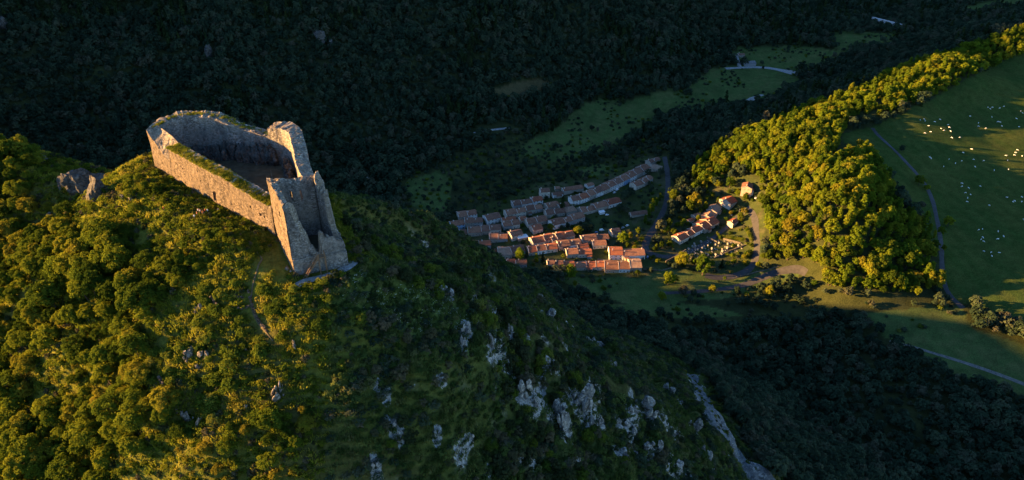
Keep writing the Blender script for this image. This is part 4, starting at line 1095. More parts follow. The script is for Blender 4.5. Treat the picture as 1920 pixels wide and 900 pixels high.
ok2 = clear(x2, y2, 0.0) & (fbm(x2 / 8, y2 / 8, seed=68, octv=2) > -0.95)
steep2 = np.hypot((H(x2 + 1, y2) - H(x2 - 1, y2)) / 2, (H(x2, y2 + 1) - H(x2, y2 - 1)) / 2)
ok2 &= steep2 < 3.2
i2 = np.where(ok2)[0]; i2 = i2[visible(x2[i2], y2[i2], z2[i2], 1.0)]
isb = hr.uniform(size=len(i2)) < np.where(inpoly(a2[i2], c2[i2], SPARSE), 0.22, np.where(a2[i2] > 600, 0.55, 0.5)) * (1 + 0.8 * np.clip(fbm(x2[i2] / 11, y2[i2] / 11, seed=70, octv=2), -1, 1))
bi_, ti_ = i2[isb], i2[~isb]
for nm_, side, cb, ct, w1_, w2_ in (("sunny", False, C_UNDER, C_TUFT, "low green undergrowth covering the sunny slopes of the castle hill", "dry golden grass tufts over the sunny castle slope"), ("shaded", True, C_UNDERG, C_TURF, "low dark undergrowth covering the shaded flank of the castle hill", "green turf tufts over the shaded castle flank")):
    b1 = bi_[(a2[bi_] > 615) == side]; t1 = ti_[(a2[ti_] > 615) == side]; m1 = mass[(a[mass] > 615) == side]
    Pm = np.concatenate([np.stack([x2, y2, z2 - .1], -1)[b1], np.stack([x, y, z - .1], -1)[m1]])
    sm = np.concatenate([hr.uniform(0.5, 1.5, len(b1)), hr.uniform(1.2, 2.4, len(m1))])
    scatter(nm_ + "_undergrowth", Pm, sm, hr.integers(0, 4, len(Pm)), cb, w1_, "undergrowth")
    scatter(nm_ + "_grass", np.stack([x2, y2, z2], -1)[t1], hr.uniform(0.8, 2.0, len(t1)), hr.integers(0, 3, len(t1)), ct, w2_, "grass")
# rank grass along the foot of the long wall
wf = []
for _ in range(900):
    t = hr.uniform(-.05, .97); q0 = A + (W1 - A) * t + np.array([-0.59, -0.81]) * hr.uniform(1.2, 12.0)
    wf.append((q0[0], q0[1]))
for _ in range(500):
    t = hr.uniform(0, 1); k_ = hr.integers(0, 3)
    p_, q_ = [(C_, D), (ew_out[4], ew_out[5]), (ew_out[2], ew_out[4])][k_]
    n2_ = np.array([(q_ - p_)[1], -(q_ - p_)[0]]); n2_ = n2_ / np.hypot(*n2_); n2_ = n2_ if n2_[0] > 0 else -n2_
    q0 = p_ + (q_ - p_) * t + n2_ * hr.uniform(1.0, 9.0); wf.append((q0[0], q0[1]))
wf = np.array(wf)
wz = H(wf[:, 0], wf[:, 1]); wfp = np.stack([wf[:, 0], wf[:, 1], wz], -1)
wb = hr.uniform(size=len(wfp)) < 0.3
scatter("wall_foot_grass", wfp[~wb], hr.uniform(0.7, 1.5, (~wb).sum()), hr.integers(0, 3, (~wb).sum()), C_TUFT, "rank grass round the foot of the castle walls", "grass")
scatter("wall_foot_scrub", wfp[wb], hr.uniform(0.5, 1.1, wb.sum()), hr.integers(0, 4, wb.sum()), C_UNDER, "low scrub round the foot of the castle walls", "scrub")
# forest at the right foot of the hill
x, y, z, a, c = hill_candidates(5.6)
ok = (inpoly(a, c, LOWWOOD) | ((a > 1000) & (slope_layer(x, y) < 40)) | inpoly(a, c, [(1330, 690), (1400, 650), (2040, 650), (2040, 990), (1480, 990)])) & clear(x, y, 0.5) & (slope_layer(x, y) > 24)
i3 = np.where(ok)[0]
scatter("foot_forest", np.stack([x, y, z - .3], -1)[i3], hr.uniform(0.5, 0.95, len(i3)), hr.integers(0, 6, len(i3)), C_FAR, "dark trees at the shaded foot of the rocky flank beside the scree", "forest")
# white flowers on the turf beside the keep
x, y, z, a, c = hill_candidates(1.1)
ok = inpoly(a, c, [(655, 500), (720, 505), (800, 540), (900, 590), (960, 640), (900, 660), (800, 630), (700, 590), (640, 560), (640, 525)]) & (fbm(x / 5, y / 5, seed=81, octv=2) > -0.2) & clear(x, y)
i4 = np.where(ok)[0]
scatter("white_flowers", np.stack([x, y, z + .1], -1)[i4], hr.uniform(0.5, 1.1, len(i4)), hr.integers(0, 2, len(i4)), C_FLOWER, "white flowers dotted over the shaded turf beside the keep path", "flowers")

# crags by the castle
for (px_, py_, s, r) in [(152, 352, (8.0, 5.0, 8.0), 0.4), (178, 366, (4.6, 4.2, 8.0), 1.9), (128, 345, (5.2, 4.0, 7.0), 2.9)]:
    p = at(px_, py_ + 12); rock("crag", CRAGS[int(r * 3) % 4], p + np.array([0, 3, 1.0]), s, (0.1, -0.1, r), {152: "tallest grey crag of the knoll beside the castle", 178: "rounded grey crag beside the gully next to the castle", 128: "mossy crag on the outer side of the knoll beside the castle"}[px_], "crag")
for k, (px_, py_, s) in enumerate([(20, 278, (5, 3, 2.6)), (52, 290, (4, 3, 3.0)), (75, 298, (3.4, 2.6, 2.4))]):
    p = at(px_, py_); rock("crag", CRAGS[k % 4], p, s, (0, 0, k * 1.3), ["weathered crag on the ridge top near the picture edge", "middle crag of the three along the ridge top", "crag of the ridge top nearest the dark gully"][k], "crag")
# pale outcrops on the shaded flank: one thing each
seen = {}
for k, (px_, py_, w, h) in enumerate(OUT):
    p = at(px_, py_); dist = np.linalg.norm(p - CAM); m = dist / FPX
    sxx = w * m * 0.55; szz = h * m * 0.62
    where = "under the keep path" if py_ < 600 and px_ < 900 else "high on the shaded flank" if py_ < 700 else "low on the shaded flank near the scree" if px_ > 1140 else "in the pale rock band of the shaded flank" if px_ > 930 else "in the dark scrub of the shaded flank"
    rock("rock_outcrop", OUTC[k % 7], p + np.array([0, 0.3, 0.15 * szz]), (sxx * 1.6, max(sxx * 1.3, 0.9), szz * 1.5), (rr.uniform(-.12, .12), rr.uniform(-.25, .25), rr.uniform(-.7, .7)), "jagged pale limestone outcrop " + where, "rock", "outcrops " + where)
BOULD = []
for m_ in OUTC:
    m2_ = m_.copy(); m2_.materials[0] = M_warmrock; BOULD.append(m2_)
# warm rocks among the sunny terraces
for k, (px_, py_, w, h) in enumerate([(358, 665, 16, 18), (352, 675, 12, 12), (380, 672, 14, 14), (376, 685, 10, 10), (372, 580, 12, 14), (366, 583, 12, 10), (556, 652, 10, 20), (572, 676, 6, 16), (524, 750, 12, 14), (515, 740, 10, 14), (528, 728, 6, 20), (458, 765, 10, 8), (436, 658, 8, 12), (460, 655, 8, 8), (490, 664, 12, 5), (355, 790, 10, 12), (372, 795, 10, 14), (345, 775, 10, 12), (540, 505, 10, 10), (250, 372, 18, 14), (95, 402, 14, 5), (232, 370, 10, 8), (430, 668, 6, 12)]):
    p = at(px_, py_); m = np.linalg.norm(p - CAM) / FPX
    rock("boulder", BOULD[(k + 2) % 7], p, (w * m * 1.0, w * m * .8, h * m * 1.05), (rr.uniform(-.3, .3), rr.uniform(-.3, .3), rr.uniform(0, 6)), "pale boulder among the sunny grass terraces below the castle", "rock", "boulders on the sunny slope")

# loose blocks on the scree and along its edges
P_, _r = next(q0 for q0 in hp_paths if q0[1] > 5)
sp_ = []
for _ in range(420):
    q0 = P_[hr.integers(0, len(P_))]; sp_.append((q0[0] + hr.normal() * 4.5, q0[1] + hr.normal() * 3.0))
sp_ = np.array(sp_); sp3 = np.stack([sp_[:, 0], sp_[:, 1], H(sp_[:, 0], sp_[:, 1]) + .35], -1)
scatter("scree_blocks", sp3[:160], hr.uniform(.1, .5, 160), hr.integers(0, 6, 160), collection_of("scree_block", ROCKS), "loose grey blocks scattered on the scree slope", "stones")
scatter("scree_scrub", sp3[300:] + np.array([0, 0, -.3]), hr.uniform(.5, 1.2, 120), hr.integers(0, 4, 120), C_UNDER, "low scrub creeping over the edges of the scree", "scrub")
# low ruined terrace walls
STONES = []
for m_ in ROCKS:
    m2_ = m_.copy(); m2_.materials[0] = M_wall; STONES.append(m2_)
def dry_wall(pix, h, th, label, name="terrace_wall"):
    P = np.array([at(*q0) for q0 in pix]); ob = empty(name, P[0])
    s = np.concatenate([[0], np.cumsum(np.hypot(*(P[1:, :2] - P[:-1, :2]).T))]); n = max(3, int(s[-1] / 0.55))
    k = 0
    for course in range(max(1, int(h / 0.4))):
        for t in np.linspace(0, s[-1], n) + (0.28 if course % 2 else 0):
            if rr.uniform() < 0.12 + 0.18 * course: continue
            px_, py_ = np.interp(t, s, P[:, 0]), np.interp(t, s, P[:, 1])
            o = bpy.data.objects.new("stone", STONES[k % 6]); link(o, ob); k += 1
            o.location = (px_ - P[0, 0] + rr.normal() * .08, py_ - P[0, 1] + rr.normal() * .08, float(H(px_, py_)) - P[0, 2] + 0.15 + course * 0.42)
            o.scale = (rr.uniform(.34, .52), th * rr.uniform(.4, .6), rr.uniform(.25, .36)); o.rotation_euler = (rr.normal() * .1, rr.normal() * .1, rr.normal() * .4 + 0.6)
    tag(ob, label, "wall"); return ob
dry_wall([(398, 562), (404, 572), (412, 582)], 1.6, 0.9, "short dry stone wall beside the square terrace ruin")
dry_wall([(412, 586), (440, 580), (468, 576)], 1.2, 0.8, "low front wall of the square terrace ruin")
dry_wall([(398, 560), (430, 556), (455, 560)], 0.8, 0.7, "crumbled back wall of the square terrace ruin")
dry_wall([(298, 710), (312, 735), (325, 755), (335, 778)], 1.3, 0.8, "long broken dry stone wall running down the wooded slope")
dry_wall([(466, 545), (472, 570), (484, 600), (500, 622)], 0.8, 0.7, "winding dry stone wall edging the terrace path")
# ================================================================== VILLAGE
def roof_mat(name, c0, c1, c2):
    """canal tiles: rows down the slope, tiles of mixed tone, lichen patches"""
    m, nt, b = new_mat(name)
    tc = N(nt, "ShaderNodeTexCoord"); g = N(nt, "ShaderNodeNewGeometry"); oi = N(nt, "ShaderNodeObjectInfo")
    w = N(nt, "ShaderNodeTexWave", wave_type='BANDS', bands_direction='X'); w.inputs["Scale"].default_value = 1.1; w.inputs["Distortion"].default_value = 0.6
    nt.links.new(tc.outputs["Object"], w.inputs["Vector"])
    v = N(nt, "ShaderNodeTexVoronoi"); v.inputs["Scale"].default_value = 1.6; nt.links.new(g.outputs["Position"], v.inputs["Vector"])
    sp_ = N(nt, "ShaderNodeSeparateColor"); nt.links.new(v.outputs["Color"], sp_.inputs[0])
    n = noise_tex(nt, g.outputs["Position"], 0.28, 5, 0.65)
    ad = N(nt, "ShaderNodeMath", operation='MULTIPLY_ADD'); nt.links.new(sp_.outputs[0], ad.inputs[0]); ad.inputs[1].default_value = 0.35; nt.links.new(n.outputs[0], ad.inputs[2])
    a2 = N(nt, "ShaderNodeMath", operation='MULTIPLY_ADD'); nt.links.new(oi.outputs["Random"], a2.inputs[0]); a2.inputs[1].default_value = 0.3; nt.links.new(ad.outputs[0], a2.inputs[2])
    c = ramp(nt, a2.outputs[0], [(0.45, c0), (0.75, c1), (1.0, c2)])
    d = ramp(nt, w.outputs[0], [(0.0, (0.72, 0.72, 0.72)), (0.6, (1.08, 1.08, 1.08))])
    nt.links.new(mix(nt, 1.0, c.outputs[0], d.outputs[0], 'MULTIPLY'), b.inputs["Base Color"]); bump(nt, b, w.outputs[0], 0.6, 0.12)
    b.inputs["Roughness"].default_value = 0.9; return m
ROOF = {'b': roof_mat("brown_tiles", (0.115, 0.052, 0.034), (0.175, 0.078, 0.048), (0.24, 0.120, 0.076)),
        'r': roof_mat("red_tiles", (0.13, 0.044, 0.025), (0.20, 0.062, 0.034), (0.26, 0.095, 0.050)),
        'd': roof_mat("dark_tiles", (0.090, 0.045, 0.032), (0.132, 0.065, 0.044), (0.185, 0.095, 0.064)),
        'p': roof_mat("pale_tiles", (0.17, 0.10, 0.068), (0.23, 0.14, 0.097), (0.29, 0.20, 0.14)),
        'w': plain_mat("pale_sheet_metal", (0.55, 0.55, 0.56), 0.5, 0.1, 0.3),
        's': roof_mat("slate", (0.08, 0.08, 0.085), (0.12, 0.12, 0.125), (0.17, 0.16, 0.16))}
def render_mat(name, col):
    m = plain_mat(name, col, 0.9, 0.22, 0.35); return m
WALL = {'s': render_mat("house_stone", (0.30, 0.26, 0.21)), 'c': render_mat("cream_render", (0.45, 0.39, 0.31)), 'w': render_mat("white_render", (0.60, 0.58, 0.55)),
        'p': render_mat("pinkish_render", (0.42, 0.31, 0.24)), 'b': render_mat("pale_blue_render", (0.22, 0.34, 0.48)), 'g': render_mat("grey_render", (0.26, 0.25, 0.24))}
M_shut = plain_mat("grey_shutter", (0.16, 0.15, 0.14), 0.7, 0.2, 1.0)
M_door = plain_mat("wooden_door", (0.10, 0.065, 0.045), 0.7, 0.2, 1.0)
M_mortar = plain_mat("pale_mortar", (0.50, 0.46, 0.41), 0.9, 0.15, 0.5)

def window_mesh(w, h):
    m = MB(); t = 0.11
    m.box(-w / 2, w / 2, -0.02, 0.05, 0, h, 1)
    m.box(-w / 2 - t, -w / 2, -0.10, 0.05, -t, h + t, 0); m.box(w / 2, w / 2 + t, -0.10, 0.05, -t, h + t, 0)
    m.box(-w / 2, w / 2, -0.10, 0.05, h, h + t, 0); m.box(-w / 2 - 0.05, w / 2 + 0.05, -0.16, 0.05, -t, 0, 0)
    return m.mesh("window", [M_mortar, M_glass])
WIN = window_mesh(0.95, 1.35); WINS = window_mesh(0.8, 0.8)
DOOR = MB().box(-0.55, 0.55, -0.06, 0.04, 0, 2.1, 1).box(-0.7, -0.55, -0.12, 0.04, 0, 2.25, 0).box(0.55, 0.7, -0.12, 0.04, 0, 2.25, 0).box(-0.55, 0.55, -0.12, 0.04, 2.1, 2.25, 0).mesh("door", [M_mortar, M_door])
GARAGE = MB().box(-1.3, 1.3, -0.05, 0.04, 0, 2.3, 0).mesh("garage_door", [M_glass])
CHIM = MB().box(-0.42, 0.42, -0.34, 0.34, -1.6, 1.25, 0).box(-0.55, 0.55, -0.46, 0.46, 1.25, 1.4, 0).box(-0.2, 0.2, -0.18, 0.18, 1.4, 1.65, 1).mesh("chimney", [M_mortar, ROOF['r']])
vr = np.random.default_rng(404)

FOOT = []
def house(pix, h, D, roof, wall, label, pitch=0.42, wins=True, hip=False, garage=False, chim=1, layer=V_, cat="house", name="house", base=None, nwin=None):
    """pix: the two foot corners of the front wall as seen from the valley side; the house stands behind that line"""
    p1 = at(pix[0], pix[1], layer); p2 = at(pix[2], pix[3], layer)
    d = p2[:2] - p1[:2]; L = float(np.hypot(*d)); rz = math.atan2(d[1], d[0]); z0 = min(p1[2], p2[2]); dz = abs(p1[2] - p2[2])
    o = empty(name, (p1[0], p1[1], (p1[2] + p2[2]) / 2), rz); tag(o, label, cat)
    e = h; r = h + D / 2 * pitch
    FOOT.append((p1[:2], d / L, L, D))
    w = MB().add([(0, 0, -5), (L, 0, -5), (L, D, -5), (0, D, -5), (0, 0, e), (L, 0, e), (L, D, e), (0, D, e), (0, D / 2, r), (L, D / 2, r)] if not hip else
                 [(0, 0, -5), (L, 0, -5), (L, D, -5), (0, D, -5), (0, 0, e), (L, 0, e), (L, D, e), (0, D, e), (D * .4, D / 2, e), (L - D * .4, D / 2, e)],
                 [(0, 1, 5, 4), (2, 3, 7, 6), (1, 2, 6, 9, 5), (3, 0, 4, 8, 7), (4, 5, 9, 8), (6, 7, 8, 9)])
    w.obj("wall", WALL[wall], o)
    ov = 0.45; t = 0.22; x0, x1 = -0.3, L + 0.3
    ed = e - ov * pitch + 0.03; rr_ = r + 0.03
    rm = MB()
    if hip:
        k = D * .45
        top = [(x0, -ov, ed), (x1, -ov, ed), (x1, D + ov, ed), (x0, D + ov, ed), (x0 + k, D / 2, rr_), (x1 - k, D / 2, rr_)]
        rm.add(top, [(0, 1, 5, 4), (1, 2, 5), (2, 3, 4, 5), (3, 0, 4), (3, 2, 1, 0)])
    else:
        # slight sag along the ridge, as on old roofs
        ns_ = 6; xs = np.linspace(x0, x1, ns_ + 1); sag = 0.16 * np.sin(np.linspace(0, math.pi, ns_ + 1)) * vr.uniform(0.4, 1.6)
        vs = []
        for xx, sg in zip(xs, sag):
            vs += [(xx, -ov, ed), (xx, D / 2, rr_ + t - sg), (xx, D + ov, ed), (xx, -ov, ed + t), (xx, D / 2, rr_ - .12), (xx, D + ov, ed + t)]
        fs = []
        for k in range(ns_):
            a = k * 6; b_ = a + 6
            fs += [(a + 3, b_ + 3, b_ + 1, a + 1), (a + 1, b_ + 1, b_ + 5, a + 5), (a, a + 4, b_ + 4, b_), (a + 4, a + 2, b_ + 2, b_ + 4), (a, b_, b_ + 3, a + 3), (a + 2, a + 5, b_ + 5, b_ + 2)]
        fs += [(0, 3, 1, 4), (4, 1, 5, 2)]; a = ns_ * 6; fs += [(a, a + 4, a + 1, a + 3), (a + 4, a + 2, a + 5, a + 1)]
        rm.add(vs, fs)
    ro = rm.obj("roof", ROOF[roof], o)
    if not hip and roof != 'w':
        vb = MB()
        vb.bar((x0 + .1, -ov, ed + t + .06), (x0 + .1, D / 2, rr_ + t + .06), 0.34, 0.16); vb.bar((x0 + .1, D / 2, rr_ + t + .06), (x0 + .1, D + ov, ed + t + .06), 0.34, 0.16)
        vb.obj("verge", M_mortar, ro)
    for k in range(chim):
        c = link(bpy.data.objects.new("chimney", CHIM), ro); xx = L * (vr.uniform(0.08, 0.3) if k == 0 else vr.uniform(0.65, 0.92)); side = vr.choice([-1, 1]) * vr.uniform(0.05, 0.18)
        c.location = (xx, D * (0.5 + side), r - abs(side) * D * pitch + 0.25); c.scale = (1, 1, vr.uniform(.8, 1.2))
    if wins:
        n = nwin or max(1, int(L / 3.4)); fl = [0.9, 3.7] if h > 5.2 else [1.0]
        dk = int(vr.integers(0, n))
        for f, z in enumerate(fl):
            if z + 1.5 > e: continue
            for k in range(n):
                x = L * (k + 0.5) / n + vr.uniform(-.2, .2)
                if f == 0 and k == dk:
                    q0 = link(bpy.data.objects.new("door", DOOR), o); q0.location = (x, -0.02, 0.0); continue
                if vr.uniform() < .12: continue
                q0 = link(bpy.data.objects.new("window", WIN), o); q0.location = (x, -0.02, z)
        for z in ([3.6] if h > 5.2 else [1.2]):
            for yy in ((D * .35, D * .68) if D > 9 else (D * .5,)):
                q0 = link(bpy.data.objects.new("window", WINS), o); q0.location = (-0.02, yy, z); q0.rotation_euler = (0, 0, -math.pi / 2)
    if wins and vr.uniform() < .45:
        aw = min(L * .6, vr.uniform(3.5, 6)); ax = vr.uniform(.1, max(.2, L - aw - .1)); ad = vr.uniform(2.6, 4.2); ah = min(h - .6, vr.uniform(2.6, 3.6))
        y0_, sg = (D, 1) if vr.uniform() < .6 else (0, -1)
        if sg < 0: ad *= .6
        an = MB().add([(ax, y0_, -4), (ax + aw, y0_, -4), (ax + aw, y0_ + sg * ad, -4), (ax, y0_ + sg * ad, -4), (ax, y0_ + sg * .02, ah + .5), (ax + aw, y0_ + sg * .02, ah + .5), (ax + aw, y0_ + sg * ad, ah - .4), (ax, y0_ + sg * ad, ah - .4)],
                      [(0, 1, 5, 4), (2, 3, 7, 6), (1, 2, 6, 5), (3, 0, 4, 7), (4, 5, 6, 7)]).obj("annexe", WALL[str(vr.choice(list('scg')))], o)
        MB().add([(ax - .25, y0_ + sg * .05, ah + .56), (ax + aw + .25, y0_ + sg * .05, ah + .56), (ax + aw + .25, y0_ + sg * (ad + .3), ah - .42), (ax - .25, y0_ + sg * (ad + .3), ah - .42),
                  (ax - .25, y0_ + sg * .05, ah + .74), (ax + aw + .25, y0_ + sg * .05, ah + .74), (ax + aw + .25, y0_ + sg * (ad + .3), ah - .24), (ax - .25, y0_ + sg * (ad + .3), ah - .24)],
                 [(0, 3, 2, 1), (4, 5, 6, 7), (0, 1, 5, 4), (1, 2, 6, 5), (2, 3, 7, 6), (3, 0, 4, 7)]).obj("annexe_roof", ROOF[roof if roof != 'w' else 'b'], an)
    if garage:
        q0 = link(bpy.data.objects.new("garage_door", GARAGE), o); q0.location = (L - 2.2, -0.03, 0.1)
    return o

